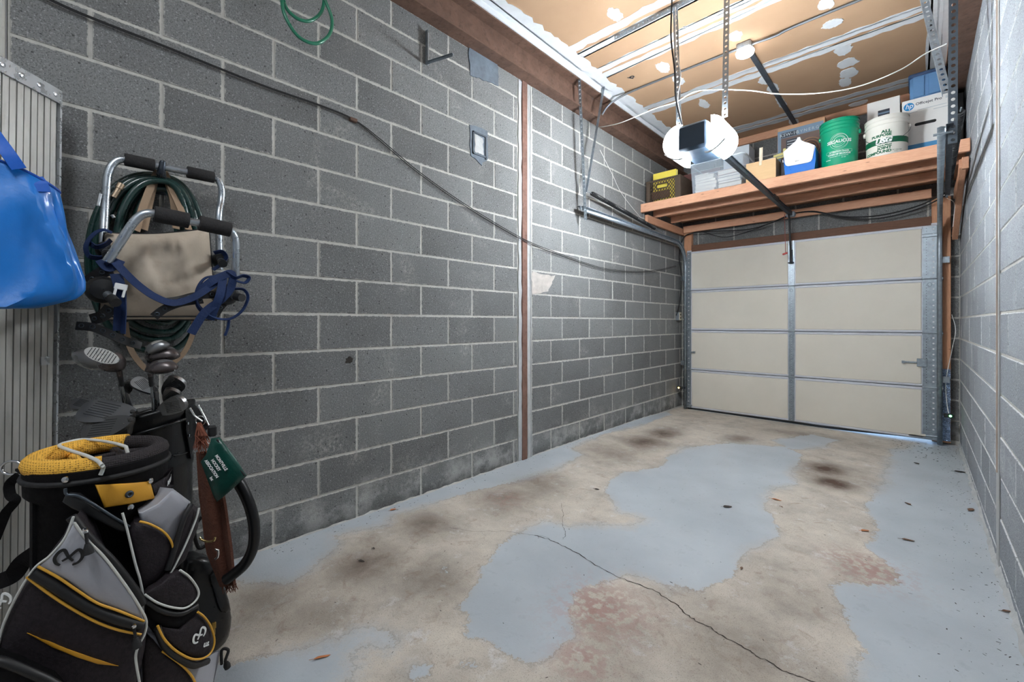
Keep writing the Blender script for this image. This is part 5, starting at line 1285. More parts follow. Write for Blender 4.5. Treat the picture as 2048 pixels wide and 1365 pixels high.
divider((-.11, .03), (.10, .045), .826, .010, M_bmesh); divider((-.02, -.01), (-.02, .11), .826, .009, M_bmesh); divider((.05, .0), (.05, .11), .826, .009, M_bmesh)
pp = []
for i in range(41):
    a = math.radians(150 + 168 * i / 40); pp.append((C1[0] + (RB - .012) * math.cos(a) - .002, C1[1] + (RB - .012) * math.sin(a), ztop(a) + .031))
# silver binding between yellow and black mesh: across the opening in an S
sb_ = smooth_path([onz(*p, .862) for p in z2([(905, 912), (820, 888), (700, 868), (590, 862), (490, 880), (425, 906), (510, 942), (620, 978), (700, 1015), (735, 1050)])], 5)
sb_ = [sb_[0] + Vector((0, .004, -.02))] + sb_ + [oncyl(*p, C1, RB + .017) for p in z2([(742, 1064), (734, 1090), (722, 1116)])]
MB().tube(sb_, .004, 8).build('silver_binding', M_pipe_w, g1, 60)
MB().tube([(C1[0] + (RB + .010) * math.cos(a), C1[1] + (RB + .010) * math.sin(a), .812) for a in [q * PI / 24 for q in range(48)]], .006, 8, closed=True).build('collar_seam', M_rubber, g1, 60)
# collar band: yellow badge with grommet, rivets, lettering
RC = RB + .012
pad(g1, 'badge', z2([(682, 1188), (860, 1180), (1080, 1162), (1112, 1285), (950, 1322), (750, 1352)]), C1, RC, .003, M_gold, .01, 1)
gr_ = oncyl(*z2([(930, 1255)])[0], C1, RC + .005); gn = (gr_ - Vector((C1[0], C1[1], gr_.z))).normalized()
MB(frame(gr_, (-gn.y, gn.x, 0), gn)).lathe([(.0035, -.001), (.0035, .002), (.0055, .0035), (.008, .002), (.0085, -.001)], 18).build('grommet', M_galv_d, g1, 40)
MB(frame(gr_, (-gn.y, gn.x, 0), gn)).lathe([(.001, .0008), (.0036, .0008)], 14).build('grommet_hole', M_slot, g1)
for p in ((470, 1150), (1082, 1158), (938, 1348)):
    q = oncyl(*z2([p])[0], C1, RC + .004); n_ = (q - Vector((C1[0], C1[1], q.z))).normalized()
    MB(frame(q, (-n_.y, n_.x, 0), n_)).lathe([(.007, -.002), (.0065, .0015), (.003, .003), (.0005, .0034)], 14, cap0=True).build('rivet', M_chrome, g1, 40)
pad(g1, 'collar_patch', z2([(1085, 1190), (1200, 1120), (1245, 1060), (1248, 1190), (1180, 1255), (1118, 1280)]), C1, RC - .004, .003, M_mesh, .01, 1)
def cyl_text(t, body, size, px, py, c, R, m, rot=0.0, **k):
    o = oncyl(px, py, c, R); n_ = (o - Vector((c[0], c[1], o.z))).normalized(); F = frame(o, (-n_.y, n_.x, 0), n_) @ Matrix.Rotation(rot, 4, 'Z')
    return adopt(text_mesh('lettering', body, size, m, F, **k), t)
a0_ = oncyl(*z2([(1215, 1150)])[0], C1, RC); an0 = math.atan2(a0_.y - C1[1], a0_.x - C1[0])
def mx_bend(p):
    r = RC + .003 + p.z; a = an0 + p.x / r; return Vector((C1[0] + r * math.cos(a), C1[1] + r * math.sin(a), a0_.z + p.y + .12 * p.x))
adopt(text_mesh('lettering', 'MAXFLI', .016, M_white, None, bend=mx_bend, bold=.0006, shear=.3), g1)
# silver shoulder, handle flap
pad(g1, 'shoulder_panel', z3([(935, 225), (1060, 160), (1165, 60), (1285, 150), (1260, 230), (1180, 470), (1050, 330), (950, 280)]), C1B, RB + .004, .012, M_silver, .06, 1)
pad(g1, 'right_pocket', z3([(870, 330), (960, 285), (1090, 335), (1165, 450), (1150, 560), (1090, 660), (960, 760), (930, 600)]), C1B, RB + .012, .03, M_mesh, .09, 2)
pad(g1, 'pocket_gusset', z3([(1290, 165), (1345, 190), (1335, 320), (1250, 540), (1150, 630), (1120, 620), (1175, 470), (1230, 300)]), C1B, RB + .012, .028, M_mesh, .09, 1)
pipe(g1, 'piping', z3([(940, 282), (1010, 300), (1100, 350), (1150, 410), (1168, 465)]), C1B, RB + .044, .0025, M_pipe_y)
pipe(g1, 'zipper', z3([(1290, 165), (1240, 260), (1195, 400), (1160, 520), (1130, 610)]), C1B, RB + .044, .0065, M_zip)
pipe(g1, 'piping', z3([(1342, 190), (1320, 270), (1250, 440), (1180, 580), (1150, 630)]), C1B, RB + .046, .0025, M_pipe_w)
pipe(g1, 'hem_piping', z3([(825, 225), (860, 350), (910, 560), (945, 680), (965, 800), (962, 960)]), C1B, RB + .05, .0025, M_pipe_w)
pad(g1, 'handle_flap', z3([(440, 105), (520, 110), (700, 215), (875, 315), (855, 360), (800, 350), (640, 270), (480, 190), (420, 150)]), C1, RB + .03, .010, M_black, .02, 1)
pipe(g1, 'handle_trim', z3([(440, 60), (450, 100), (520, 108), (620, 160), (720, 225), (872, 318)]), C1, RB + .042, .003, M_galv_d)
# large ball pocket facing the camera
RP = .215
lp = pad(g1, 'large_pocket', z3([(500, 260), (640, 440), (800, 640), (930, 830), (985, 950), (975, 1150), (920, 1365), (850, 1700), (300, 1800), (-250, 1700), (-150, 1300), (20, 960), (120, 760), (260, 590), (430, 370)]), C1, RP, .03, M_mesh, .10, 2)
pad(lp, 'silver_panel', z3([(492, 290), (560, 370), (700, 530), (830, 690), (930, 830), (970, 950), (840, 895), (640, 820), (450, 680), (265, 582), (400, 450)]), C1, RP + .028, .006, M_silver, .01, 1)
pipe(lp, 'piping', z3([(495, 250), (440, 390), (340, 510), (240, 590), (150, 720), (70, 870), (10, 1020), (-30, 1200)]), C1, RP + .03, .0025, M_pipe_w)
pipe(lp, 'piping', z3([(500, 290), (580, 400), (700, 520), (830, 690), (930, 840), (985, 950), (975, 1040), (940, 1110), (915, 1200), (940, 1365)]), C1, RP + .034, .0025, M_pipe_w)
pipe(lp, 'piping', z3([(255, 585), (400, 665), (540, 760), (660, 835), (800, 885), (970, 955)]), C1, RP + .037, .0025, M_pipe_y)
pipe(lp, 'piping', z3([(180, 655), (330, 770), (500, 880), (660, 965), (800, 1015), (950, 1045)]), C1, RP + .037, .0025, M_pipe_y)
pipe(lp, 'zipper', z3([(225, 625), (370, 715), (520, 815), (660, 890), (800, 945), (950, 985)]), C1, RP + .032, .011, M_zip)
pad(lp, 'pocket_stripe', z3([(180, 1035), (330, 1095), (520, 1165), (680, 1220), (800, 1258), (660, 1245), (520, 1200), (350, 1130)]), C1, RP + .031, .003, M_gold, .01, 1)
pipe(lp, 'zipper', z3([(480, 250), (620, 420), (760, 560), (900, 740), (960, 840)]), C1, RP + .012, .009, M_zip)
def logo(px, py, c, R, s, m, rot=0.0):
    """round emblem of two hooked strokes crossing, as printed on the bag"""
    o = oncyl(px, py, c, R); n_ = (o - Vector((c[0], c[1], o.z))).normalized(); F = frame(o, (-n_.y, n_.x, 0), n_) @ Matrix.Rotation(rot, 4, 'Z')
    for sg in (-1, 1):
        P = [F @ Vector((sg * s * x * 1.2, s * y, 0)) for x, y in ((.45, -.85), (.8, -.6), (1.0, -.05), (.85, .6), (.5, .85), (.05, .1), (-.4, -.4))]
        MB().ribbon(smooth_path(P, 5), tuple(n_), [s * .2 + s * .14 * math.sin(PI * i / 30) for i in range(31)], .0015).build('emblem_stroke', m, g1)
logo(*z3([(463, 525)])[0], C1, RP + .036, .017, M_rubber, -.25)
logo(*z3([(12, 820)])[0], C1, RP + .033, .013, M_white, .5)
for (a, b) in (((575, 345), (598, 500)), ((900, 985), (925, 1130))):
    A_, B_ = oncyl(*z3([a])[0], C1, RP + .045), oncyl(*z3([b])[0], C1, RP + .048)
    MB().tube([A_, A_.lerp(B_, .6)], .003, 6).build('zip_cord', M_rubber, lp, 60)
    MB().tube([A_.lerp(B_, .55), A_.lerp(B_, .8), B_], [.004, .008, .009], 10).build('zip_toggle', M_rubber, lp, 60)
    MB().box(A_, (.016, .008, .008), None, .002).build('zip_slider', M_chrome, lp)
# right hand pockets
vp_ = pad(g1, 'visor_pocket', z3([(975, 770), (1080, 700), (1210, 610), (1330, 720), (1335, 800), (1240, 870), (1100, 850)]), C1B, RB + .055, .02, M_mesh, .10, 2)
pad(g1, 'visor_band', z3([(985, 790), (1100, 865), (1240, 885), (1335, 830), (1325, 940), (1200, 1010), (1060, 980), (985, 900)]), C1B, RB + .05, .02, M_nylon, .10, 2)
pipe(vp_, 'piping', z3([(975, 775), (1060, 830), (1160, 862), (1250, 865), (1320, 815), (1338, 750), (1280, 660), (1212, 610)]), C1B, RB + .075, .0025, M_pipe_w)
pipe(vp_, 'zipper', z3([(985, 825), (1100, 890), (1220, 905), (1330, 850)]), C1B, RB + .072, .006, M_zip)
ep_ = pad(g1, 'emblem_pocket', z3([(1060, 985), (1200, 1005), (1330, 890), (1420, 990), (1445, 1110), (1400, 1190), (1310, 1210), (1200, 1160), (1110, 1090)]), C1B, RB + .05, .025, M_mesh, .10, 2)
pipe(ep_, 'piping', z3([(1062, 985), (1110, 1080), (1200, 1165), (1310, 1212), (1405, 1185), (1445, 1100), (1425, 1000), (1380, 930), (1332, 892)]), C1B, RB + .077, .0025, M_pipe_y)
logo(*z3([(1345, 1050)])[0], C1B, RB + .08, .014, M_white, .25); cyl_text(g1, 'U.S.', .012, *z3([(1392, 1112)])[0], C1B, RB + .08, M_white, -.4, bold=.0008)
pad(g1, 'lower_side_panel', z3([(985, 1020), (1100, 1110), (1220, 1200), (1330, 1240), (1430, 1190), (1485, 1150), (1440, 1365), (1350, 1700), (1000, 1750), (940, 1300)]), C1B, RB + .035, .02, M_silver, .10, 2)
pad(g1, 'lower_mesh_pocket', z3([(985, 1040), (1090, 1150), (1200, 1230), (1290, 1320), (1340, 1500), (1200, 1750), (1000, 1700), (960, 1250)]), C1B, RB + .055, .012, M_mesh, .10, 2)
pipe(g1, 'piping', z3([(1095, 1158), (1190, 1225), (1265, 1290), (1315, 1370), (1340, 1500)]), C1B, RB + .070, .0025, M_pipe_y)
pipe(g1, 'zipper', z3([(1060, 1000), (1120, 1130), (1220, 1210), (1310, 1250), (1400, 1225)]), C1B, RB + .07, .008, M_zip)
A_, B_ = oncyl(*z3([(1495, 1150)])[0], C1B, RB + .05), oncyl(*z3([(1535, 1270)])[0], C1B, RB + .05)
P = smooth_path([A_ + Vector((0, 0, -.04)), A_, A_.lerp(B_, .25) + Vector((.01, .01, .012)), A_.lerp(B_, .6), B_], 5)
MB().tube(P, .004, 7).build('pull_cord', M_rubber, g1, 60); MB().tube([A_.lerp(B_, .7), A_.lerp(B_, .85), B_], [.006, .009, .008], 10).build('pull_toggle', M_rubber, g1, 60)
pad(g1, 'front_low_pocket', z3([(-150, 1230), (0, 1215), (120, 1255), (260, 1310), (400, 1400), (420, 1700), (-300, 1700)]), C1, RP + .05, .03, M_nylon, .05, 2)
pipe(g1, 'zipper', z3([(-100, 1225), (0, 1222), (110, 1262), (240, 1318), (330, 1360), (430, 1420)]), C1, RP + .078, .008, M_zip)
# left ring and strap
dr = ats(*z2([(85, 1065)])[0], 1.085)
MB().tube([dr + Vector((.018 * math.cos(a) * .8, .018 * math.cos(a), .017 * math.sin(a))) for a in [q * PI / 12 for q in range(24)]], .0032, 8, closed=True).build('carry_ring', M_chrome, g1, 60)
MB().ribbon(smooth_path([ats(*p, 1.085) for p in z2([(135, 1120), (70, 1180), (75, 1260), (110, 1300), (60, 1365)]) + [(10, 1030), (-10, 1080)]], 6), (1, 0, .2), .02, .004).build('shoulder_strap', M_nylon, g1)
MB().ribbon(smooth_path([ats(*p, 1.0) for p in z3([(330, 430), (230, 500), (150, 560), (80, 650), (-50, 700)])], 6), (1, 0, .4), .035, .005).build('shoulder_strap', M_nylon, g1)

MB().bar(dr + Vector((.0, .012, -.006)), ats(50, 946, 1.08), .014, .006).build('ring_tab', M_nylon, g1)
# ---- black leather bag with clubs
C2 = (0.425, 0.235); F2 = floor_z(*C2) + .001; R2 = .117; ZB = .845
C2B = (0.45, 0.32)
g2 = thing('golf_bag', 'black leather golf bag holding clubs behind the yellow bag', 'golf bag', (C2[0], C2[1], F2))
def tilt(a): return .03 * math.cos(a - math.radians(60))
prof = [(.001, F2), (R2, F2), (R2 + .004, F2 + .02), (R2, .3), (R2, ZB - .20), (R2 + .004, ZB - .19), (R2 + .004, ZB - .18), (R2, ZB - .17), (R2, ZB - .03), (R2 + .007, ZB - .02), (R2 + .008, ZB), (R2 - .004, ZB + .004), (R2 - .010, ZB - .01), (R2 - .012, ZB - .3), (.001, ZB - .3)]
mb = MB().lathe(prof, 44, (C2[0], C2[1], 0))
for v in mb.v:
    w = sm(ZB - .3, ZB, v.z); v.z += tilt(math.atan2(v.y - C2[1], v.x - C2[0])) * w * min(1, math.hypot(v.x - C2[0], v.y - C2[1]) / R2)
mb.build('body', M_leather, g2, 40)
MB().tube([(C2[0] + (R2 + .006) * math.cos(a), C2[1] + (R2 + .006) * math.sin(a), ZB - .045 + tilt(a)) for a in [q * PI / 24 for q in range(48)]], .0055, 8, closed=True).build('rim_welt', M_leather, g2, 60)
MB().tube([(C2[0] + R2 * math.cos(a), C2[1] + R2 * math.sin(a), ZB + .005 + tilt(a)) for a in [q * PI / 24 for q in range(48)]], .009, 8, closed=True).build('rim_roll', M_leather, g2, 60)
pad(g2, 'rim_strap', z2([(1330, 640), (1400, 610), (1470, 680), (1510, 760), (1400, 900), (1370, 1000), (1335, 800)]), C2, R2 + .004, .008, M_leather, .02, 1)
for p in ((1348, 745), (1357, 832)):
    q = oncyl(*z2([p])[0], C2, R2 + .014); MB().lathe([(.0045, -.0045), (.0045, .0045)], 8, q, cap0=True, cap1=True).build('rivet', M_chrome, g2, 40)
pipe(g2, 'seam', z2([(1245, 975), (1300, 970), (1345, 955)]), C2, R2 + .006, .002, M_rubber)
def tubeats(t, name, pts, s, r, m, n=6, closed=False): return MB().tube(smooth_path([ats(px, py, s) for px, py in pts], n, closed), r, 10, closed=closed).build(name, m, t, 60)
sl = 1.42
tubeats(g2, 'carry_clip', z2([(1365, 635), (1380, 660), (1400, 690), (1430, 712), (1455, 730)]), sl, .0035, M_chrome)
tubeats(g2, 'key_ring', z2([(1440 + 34 * math.cos(a), 725 + 34 * math.sin(a)) for a in [q * PI / 8 for q in range(16)]]), sl, .0018, M_chrome, 2, True)
tubeats(g2, 'clip_bar', z2([(1425, 615), (1460, 680), (1500, 760)]), sl, .003, M_chrome)
MB().box(ats(*z2([(1525, 800)])[0], sl), (.02, .024, .034), None, .004).build('strap_buckle', M_black, g2)
tubeats(g2, 'carry_handle', [(468, 952), (488, 985), (502, 1020), (509, 1058), (506, 1096), (490, 1128), (466, 1150), (452, 1160)], 1.44, .0175, M_leather)
pad(g2, 'side_pocket', z3([(1240, 600), (1290, 530), (1420, 520), (1500, 640), (1530, 800), (1560, 930), (1540, 1060), (1490, 1130), (1400, 1180), (1250, 1150), (1230, 900)]), C2B, R2 + .03, .05, M_leather, .06, 2)
pad(g2, 'pocket_flap', z3([(1250, 600), (1300, 540), (1400, 560), (1440, 680), (1500, 900), (1440, 940), (1380, 900), (1300, 760)]), C2B, R2 + .068, .01, M_leather, .03, 2)
pipe(g2, 'strap', z3([(1360, 250), (1310, 330), (1340, 460), (1420, 430), (1470, 480), (1490, 560), (1510, 680), (1510, 800)]), C2B, R2 + .06, .006, M_leather)
pad(g2, 'small_pocket', z3([(1410, 640), (1480, 600), (1520, 740), (1555, 880), (1490, 900), (1440, 760)]), C2B, R2 + .05, .04, M_leather, .04, 2)
tubeats(g2, 'brass_ring', z3([(1345, 390), (1360, 405), (1400, 418), (1440, 412), (1450, 390)]), 1.30, .003, mat('pale_brass', rgb(196, 174, 120), .25, .9))
tubeats(g2, 'brass_ring', z3([(1450, 470), (1470, 480), (1468, 520), (1450, 535)]), 1.30, .003, M_chrome)
q = ats(*z3([(1440, 985)])[0], 1.28); MB().box(q, (.008, .012, .02), None, .002).box(q - Vector((0, 0, .02)), (.006, .008, .018), None, .002).build('zip_pull', mat('old_brass', rgb(160, 130, 70), .35, .9), g2)
tubeats(g2, 'umbrella_strap', z2([(930, 900), (1050, 890), (1075, 880), (1080, 915)]), 1.42, .0025, M_rubber)
# towel, tassel, pouch
M_towel = mat('brown_towel', rgb(92, 54, 40), .95, var=.15, vs=30, bump=.8, bs=130, bd=.006)
tw = thing('golf_towel', 'brown fringed towel hanging from the black golf bag', 'towel', tuple(ats(430, 1000, 1.46)))
def twf(u, v):
    L = (392, 905), (398, 1000), (415, 1100), (445, 1172); Rr = (430, 900), (452, 1000), (466, 1100), (472, 1168)
    k = v * 3; i = min(2, int(k)); f = k - i
    a = [L[i][j] + (L[i + 1][j] - L[i][j]) * f for j in (0, 1)]; b = [Rr[i][j] + (Rr[i + 1][j] - Rr[i][j]) * f for j in (0, 1)]
    return ats(a[0] + (b[0] - a[0]) * u, a[1] + (b[1] - a[1]) * u, 1.46 + .012 * math.sin(u * 9 + v * 2))
MB().grid(twf, 14, 16, .008).build('cloth', M_towel, tw, 60)
fr = MB()
for k in range(16):
    p = Vector(twf(k / 15, 1)); fr.tube([p, p + Vector((random.uniform(-.004, .006), random.uniform(-.004, .006), -.012)), p + Vector((random.uniform(-.008, .012), random.uniform(-.006, .01), -.024))], [.002, .0016, .001], 4)
stuff(fr.build('fringe', M_towel, tw))
ts = thing('tassel', 'rust brown tassel tied to the golf bag ring', 'tassel', tuple(ats(402, 850, sl)))
tm = MB(); rt = random.Random(9)
for k in range(46):
    a = ats(398 + rt.uniform(-3, 3), 846, sl - .01 + rt.uniform(-.01, .01)); b = ats(404 + rt.uniform(-14, 12), 872, sl - .01 + rt.uniform(-.014, .014)); c = ats(404 + rt.uniform(-18, 18), 892 + rt.uniform(-8, 18), sl - .01 + rt.uniform(-.016, .016)); tm.tube([a, b, c], [.002, .0018, .001], 4)
stuff(tm.build('threads', mat('rust_thread', rgb(128, 74, 56), .9, var=.2), ts)); tubeats(ts, 'tassel_cord', z2([(1440, 740), (1430, 760), (1420, 775)]), sl, .002, M_towel)
M_pouch = mat('dark_green_satin', rgb(16, 66, 58), .35, var=.25, vs=14, bump=.4, bs=18, bd=.01)
po = thing('green_pouch', 'dark green satin pouch with white club lettering', 'pouch', tuple(ats(440, 940, 1.38)))
pl = [(423, 877), (440, 875), (470, 915), (494, 952), (466, 978), (434, 1005), (426, 991), (414, 958), (401, 924), (412, 910)]
def pouch_poly(s, sgn):
    ce = Vector((444, 938)); vs_ = []; rings = [(1, 0), (.93, .008), (.75, .013), (.4, .015)]
    k = len(pl)
    for f, o in rings:
        for x, y in pl:
            q = ce + (Vector((x, y)) - ce) * f; vs_.append(ats(q.x, q.y, s - sgn * o))
    vs_.append(ats(ce.x, ce.y, s - sgn * .015)); n = len(rings)
    return vs_, [(r * k + i, r * k + (i + 1) % k, (r + 1) * k + (i + 1) % k, (r + 1) * k + i) for r in range(n - 1) for i in range(k)] + [((n - 1) * k + i, (n - 1) * k + (i + 1) % k, n * k) for i in range(k)]
MB().add(*pouch_poly(1.38, 1)).build('front', M_pouch, po, 70); MB().add(*pouch_poly(1.3805, -1)).build('back', M_pouch, po, 70)
tubeats(po, 'drawstring', z2([(1560, 860), (1640, 960), (1710, 1060), (1760, 1120)]), 1.372, .003, M_rubber)
def pouch_text(body, px, py, size):
    o = ats(px, py, 1.3605); x = ats(px + 24, py + 35, 1.3605) - o; n_ = Vector((CAMX, 0, CAMZ)) - o
    adopt(text_mesh('lettering', body, size, M_white, frame(o, x, n_), align='LEFT', bold=.0004, sx=.92), po)
pouch_text('MONTVILLE', 432, 911, .0118); pouch_text('HOCKEY', 424, 920, .0115); pouch_text('ASSOCIATION', 411, 921, .0112); pouch_text('Inc', 421, 955, .011)

# ---- clubs standing in the black bag
M_steel = mat('steel_shaft', rgb(150, 156, 160), .22, .95, var=.08); M_wood1 = mat('grey_metalwood', rgb(128, 128, 130), .3, .7, var=.12); M_wood2 = mat('dark_bronze_metalwood', rgb(86, 80, 80), .3, .6, var=.12); M_iron = mat('satin_iron', rgb(134, 136, 138), .3, .9, var=.12); M_irond = mat('dark_iron', rgb(96, 96, 96), .35, .8, var=.15); M_bright = mat('bright_sole', rgb(196, 196, 192), .3, .7)
def club(label, hosel, toe, s, kind, m, ent, face_m=None, w=1.0):
    H_, T_ = ats(*hosel, s), ats(*toe, s - .01)
    t = thing('golf_club', label, 'golf club', (0, 0, 0), 0, 'clubs in the black bag')
    E_ = Vector((C2[0] + ent[0], C2[1] + ent[1], ZB - .25)); t.location = E_; WORLD[t.name] = Matrix.Translation(E_)
    MB().tube([E_, H_], [.0052, .0042], 10).build('shaft', M_steel, t, 60)
    up = (H_ - E_).normalized(); MB().tube([H_ - up * .055, H_ - up * .02, H_ + up * .008], [.006, .0075, .008], 10).build('hosel', m if kind == 'iron' else M_rubber, t, 60)
    x = (T_ - H_); L = x.length; cam_d = (Vector((CAMX, 0, CAMZ)) - H_).normalized()
    F = frame(H_, x, cam_d)
    if kind == 'iron':
        k = L * w
        poly = [(-.05 * L, -.06 * L), (.0, .10 * k), (.22 * L, .26 * k), (.5 * L, .38 * k), (.78 * L, .44 * k), (.95 * L, .36 * k), (1.02 * L, .16 * k), (.97 * L, -.02 * k), (.8 * L, -.12 * k), (.45 * L, -.16 * k), (.15 * L, -.14 * k)]
        poly = [tuple(q[:2]) for q in smooth_path([(a, b, 0) for a, b in poly], 3, closed=True)]
        MB(F @ Matrix.Rotation(.35, 4, 'X') @ Matrix.Translation((0, 0, -.008))).prism(poly, .013).build('iron_head', m, t, 30)
        gv = MB(F @ Matrix.Rotation(.35, 4, 'X'))
        for q in range(7): gv.box((.55 * L + .01 * q * L, -.07 * k + .055 * k * q, .0055), (.5 * L, .0012, .0012))
        stuff(gv.build('grooves', M_slot, t))
    else:
        def ell(u, v):
            a, b = 2 * PI * u, PI * (v - .5)
            px_, py_, pz_ = math.cos(b) * math.cos(a), math.sin(b), math.cos(b) * math.sin(a)
            py_ = py_ * (1.0 if py_ > 0 else .55); yy = .34 * L * w * py_
            return F @ Vector((L * (.48 + .54 * px_ * (1 - .12 * py_)), yy + .02 * L, .36 * L * pz_ * (1 - .15 * px_)))
        MB().grid(ell, 28, 16).build('wood_head', m, t, 70)
        def sole(u, v):
            a = 2 * PI * u; r = .92 * v
            return F @ Vector((L * (.48 + .40 * r * math.cos(a)), .34 * L * w * math.sqrt(max(0, 1 - (r * .78) ** 2)) + .022 * L, .27 * L * r * math.sin(a)))
        MB().grid(sole, 24, 6, .0015).build('sole_plate', face_m or M_bright, t, 60)
        MB().tube([H_ - up * .02, H_ + up * .02, F @ Vector((.2 * L, .03 * L, 0))], [.0075, .010, .016], 10).build('neck', m, t, 60)
S0 = 1.46
club('silver driver with striped face pointing left out of the bag', (234, 722), (150, 706), S0 - .05, 'wood', M_wood1, (-.05, -.04), M_bright, .9)
fp = ats(205, 712, S0 - .115); nf = (Vector((CAMX, 0, CAMZ)) - fp).normalized(); Ff = frame(fp, ats(234, 722, S0 - .115) - fp, nf) @ Matrix.Rotation(.25, 4, 'Y')
drv = bpy.data.objects['golf_club']
MB(Ff).prism([(.048 * math.cos(a), .021 * math.sin(a)) for a in [q * PI / 12 for q in range(24)]], .004).build('face_plate', M_bright, drv, 30)
gl = MB(Ff)
for q in range(9): gl.box((-.034 + .0085 * q, 0, .0042), (.0016, .036 * math.sqrt(1 - ((q - 4) / 5.5) ** 2), .001))
stuff(gl.build('score_lines', M_slot, drv))
club('dark driver upright behind the striped driver', (238, 742), (228, 706), S0 - .06, 'wood', M_wood2, (-.04, -.02), M_wood1, 2.2)
club('topmost club with a pale stamped sole', (298, 706), (336, 690), S0, 'wood', M_iron, (0.0, .02), M_bright, 1.0)
club('upper of two brown-grey fairway woods', (300, 716), (356, 712), S0 + .02, 'wood', M_wood2, (.03, .03), M_wood1, .95)
club('lower of two brown-grey fairway woods', (300, 742), (352, 736), S0 - .03, 'wood', M_wood2, (.04, .02), M_wood1, .95)
club('dark iron farthest left with rounded toe', (196, 812), (150, 800), S0 - .02, 'iron', M_irond, (-.06, -.06))
club('large grooved iron lying left over the rim', (266, 826), (174, 806), S0 - .06, 'iron', M_irond, (-.03, -.05))
club('lowest grooved iron resting on the bag rim', (262, 842), (172, 852), S0 - .09, 'iron', M_irond, (-.02, -.07))
club('narrow iron standing edge-on beside the dark driver', (252, 788), (262, 762), S0, 'iron', M_iron, (-.04, .02), None, 1.3)
club('silver iron left of the fairway wood shaft', (311, 786), (276, 754), S0, 'iron', M_iron, (.0, .05))
club('silver iron with a red mark at the back right', (330, 790), (372, 768), S0 + .06, 'iron', M_iron, (.03, .07), None, 1.25)
lc = bpy.data.objects['golf_club.010']; o_ = ats(350, 775, S0 + .03)
adopt(text_mesh('lettering', 'LANCER', .011, M_darkprint, frame(o_, ats(360, 770, S0 + .03) - o_, Vector((CAMX, 0, CAMZ)) - o_)), lc); adopt(text_mesh('lettering', 'V', .008, M_red, frame(ats(342, 783, S0 + .03), ats(360, 770, S0 + .03) - o_, Vector((CAMX, 0, CAMZ)) - o_)), lc)
club('small iron below the red-marked iron', (334, 806), (360, 786), S0 + .02, 'iron', M_irond, (.05, .06), None, 1.4)
club('iron lying low along the right rim', (318, 824), (374, 814), S0, 'iron', M_iron, (.06, .03))
# ================================================================== leaves and crumbs on the floor
M_leaf = mat('dry_leaf', rgb(104, 76, 56), .8, var=.25, vs=30); M_leaf_o = mat('orange_leaf', rgb(186, 116, 70), .8, var=.2, vs=30); M_leaf_d = mat('dark_leaf', rgb(58, 50, 46), .85, var=.25, vs=30)
def leaf(px, py, L, w, rot, m, label, cat='leaf', curl=.25):
    p = onfloor(px, py); M = Matrix.Translation(p + Vector((0, 0, .002))) @ Matrix.Rotation(rot, 4, 'Z')
    def f(u, v):
        x = (u - .5) * L; hw = w * math.sin(PI * min(1, max(0, u * .96 + .02))) ** .8 * (1 + .15 * math.sin(9 * u))
        y = (v - .5) * hw; return M @ Vector((x, y, .002 + curl * (y * y / w + .4 * (x / L) ** 2 * L) + .002 * math.sin(5 * u)))
    t = thing('fallen_leaf', label, cat, tuple(p))
    MB().grid(f, 10, 4, .0006).build('blade', m, t, 60)
    MB().tube([M @ Vector((-.5 * L, 0, .004)), M @ Vector((-.5 * L - .25 * L, .05 * L, .003))], .0007, 5).build('stalk', m, t)
leaf(1942, 1021, .07, .03, 1.3, M_leaf, 'brown curled leaf nearest the right wall')
leaf(1920, 945, .08, .035, .6, M_leaf_d, 'dark leaf by the right wall near the door')
leaf(1833, 928, .06, .03, 2.0, M_leaf_d, 'dark crumpled leaf left of the right-hand wall debris')
leaf(1553, 1001, .06, .018, .2, M_leaf_o, 'thin orange leaf right of the central paint patch')
leaf(1730, 1063, .05, .022, .9, M_leaf_o, 'small tan leaf at the edge of the right paint')
leaf(1816, 1082, .06, .02, .4, M_leaf, 'small brown leaf on the right paint above the red stain')
leaf(1816, 1009, .05, .02, 2.2, M_leaf, 'small brown leaf on the right paint towards the door')
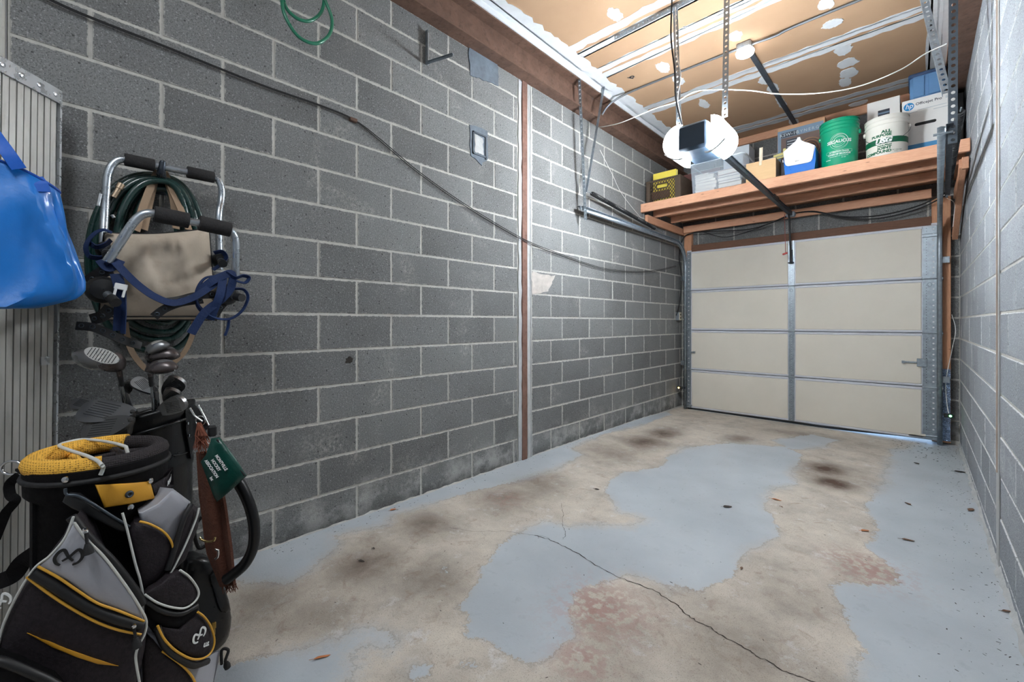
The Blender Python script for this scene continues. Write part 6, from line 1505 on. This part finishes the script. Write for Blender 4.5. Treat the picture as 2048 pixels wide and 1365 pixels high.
leaf(1455, 1015, .06, .03, .9, M_leaf_d, 'dark shrivelled leaf in the central blue patch')
leaf(1194, 980, .035, .016, .4, M_leaf_d, 'tiny dark leaf beside the left edge of the central patch')
leaf(1483, 1138, .03, .012, 1.7, M_leaf, 'tiny upright brown leaf below the central blue patch')
leaf(2015, 1225, .045, .014, .7, M_leaf, 'curled leaf at the foot of the near right wall')
leaf(786, 1021, .04, .02, 1.6, M_leaf_o, 'reddish leaf at the foot of the left block wall')
leaf(644, 1317, .055, .011, 1.2, M_leaf_o, 'long orange leaf in the near left foreground')
leaf(723, 1124, .035, .012, .5, M_leaf_d, 'dark leaf lying on the brown stain near the golf bags')
leaf(747, 1099, .016, .012, .5, M_leaf_d, 'small dark crumb-like leaf above the brown stain')
leaf(1562, 1015, .03, .012, 2.4, M_leaf, 'small brown leaf just below the thin orange leaf')
rd = random.Random(17); db = MB()
def crumb(x, y, s):
    z = floor_z(x, y); a = rd.uniform(0, PI); c, d = math.cos(a), math.sin(a); l, w = s * rd.uniform(.8, 2.6), s * rd.uniform(.3, .8); h = s * rd.uniform(.2, .6)
    q = [(-l, -w, 0), (l, -w * .6, 0), (l * .8, w, 0), (-l * .7, w * .8, 0), (0, 0, h)]
    db.add([(x + u * c - v * d, y + u * d + v * c, z + k + .0005) for u, v, k in q], [(0, 1, 4), (1, 2, 4), (2, 3, 4), (3, 0, 4), (3, 2, 1, 0)])
for _ in range(420): crumb(rd.uniform(.05, 2.65), rd.uniform(.2, 5.85), rd.uniform(.001, .0032))
for _ in range(240): crumb(2.68 - abs(rd.gauss(0, .1)), rd.uniform(2.2, 5.9), rd.uniform(.001, .0036))
for _ in range(140): crumb(rd.uniform(2.2, 2.68), rd.uniform(5.2, 5.88), rd.uniform(.0015, .006))
for _ in range(160): crumb(abs(rd.gauss(0, .05)) + .015, rd.uniform(.5, 5.8), rd.uniform(.0015, .004))
do = db.build('floor_debris', M_leaf_d); do['kind'] = 'stuff'; tag(do, 'scattered dark crumbs and leaf bits on the garage floor', 'debris')
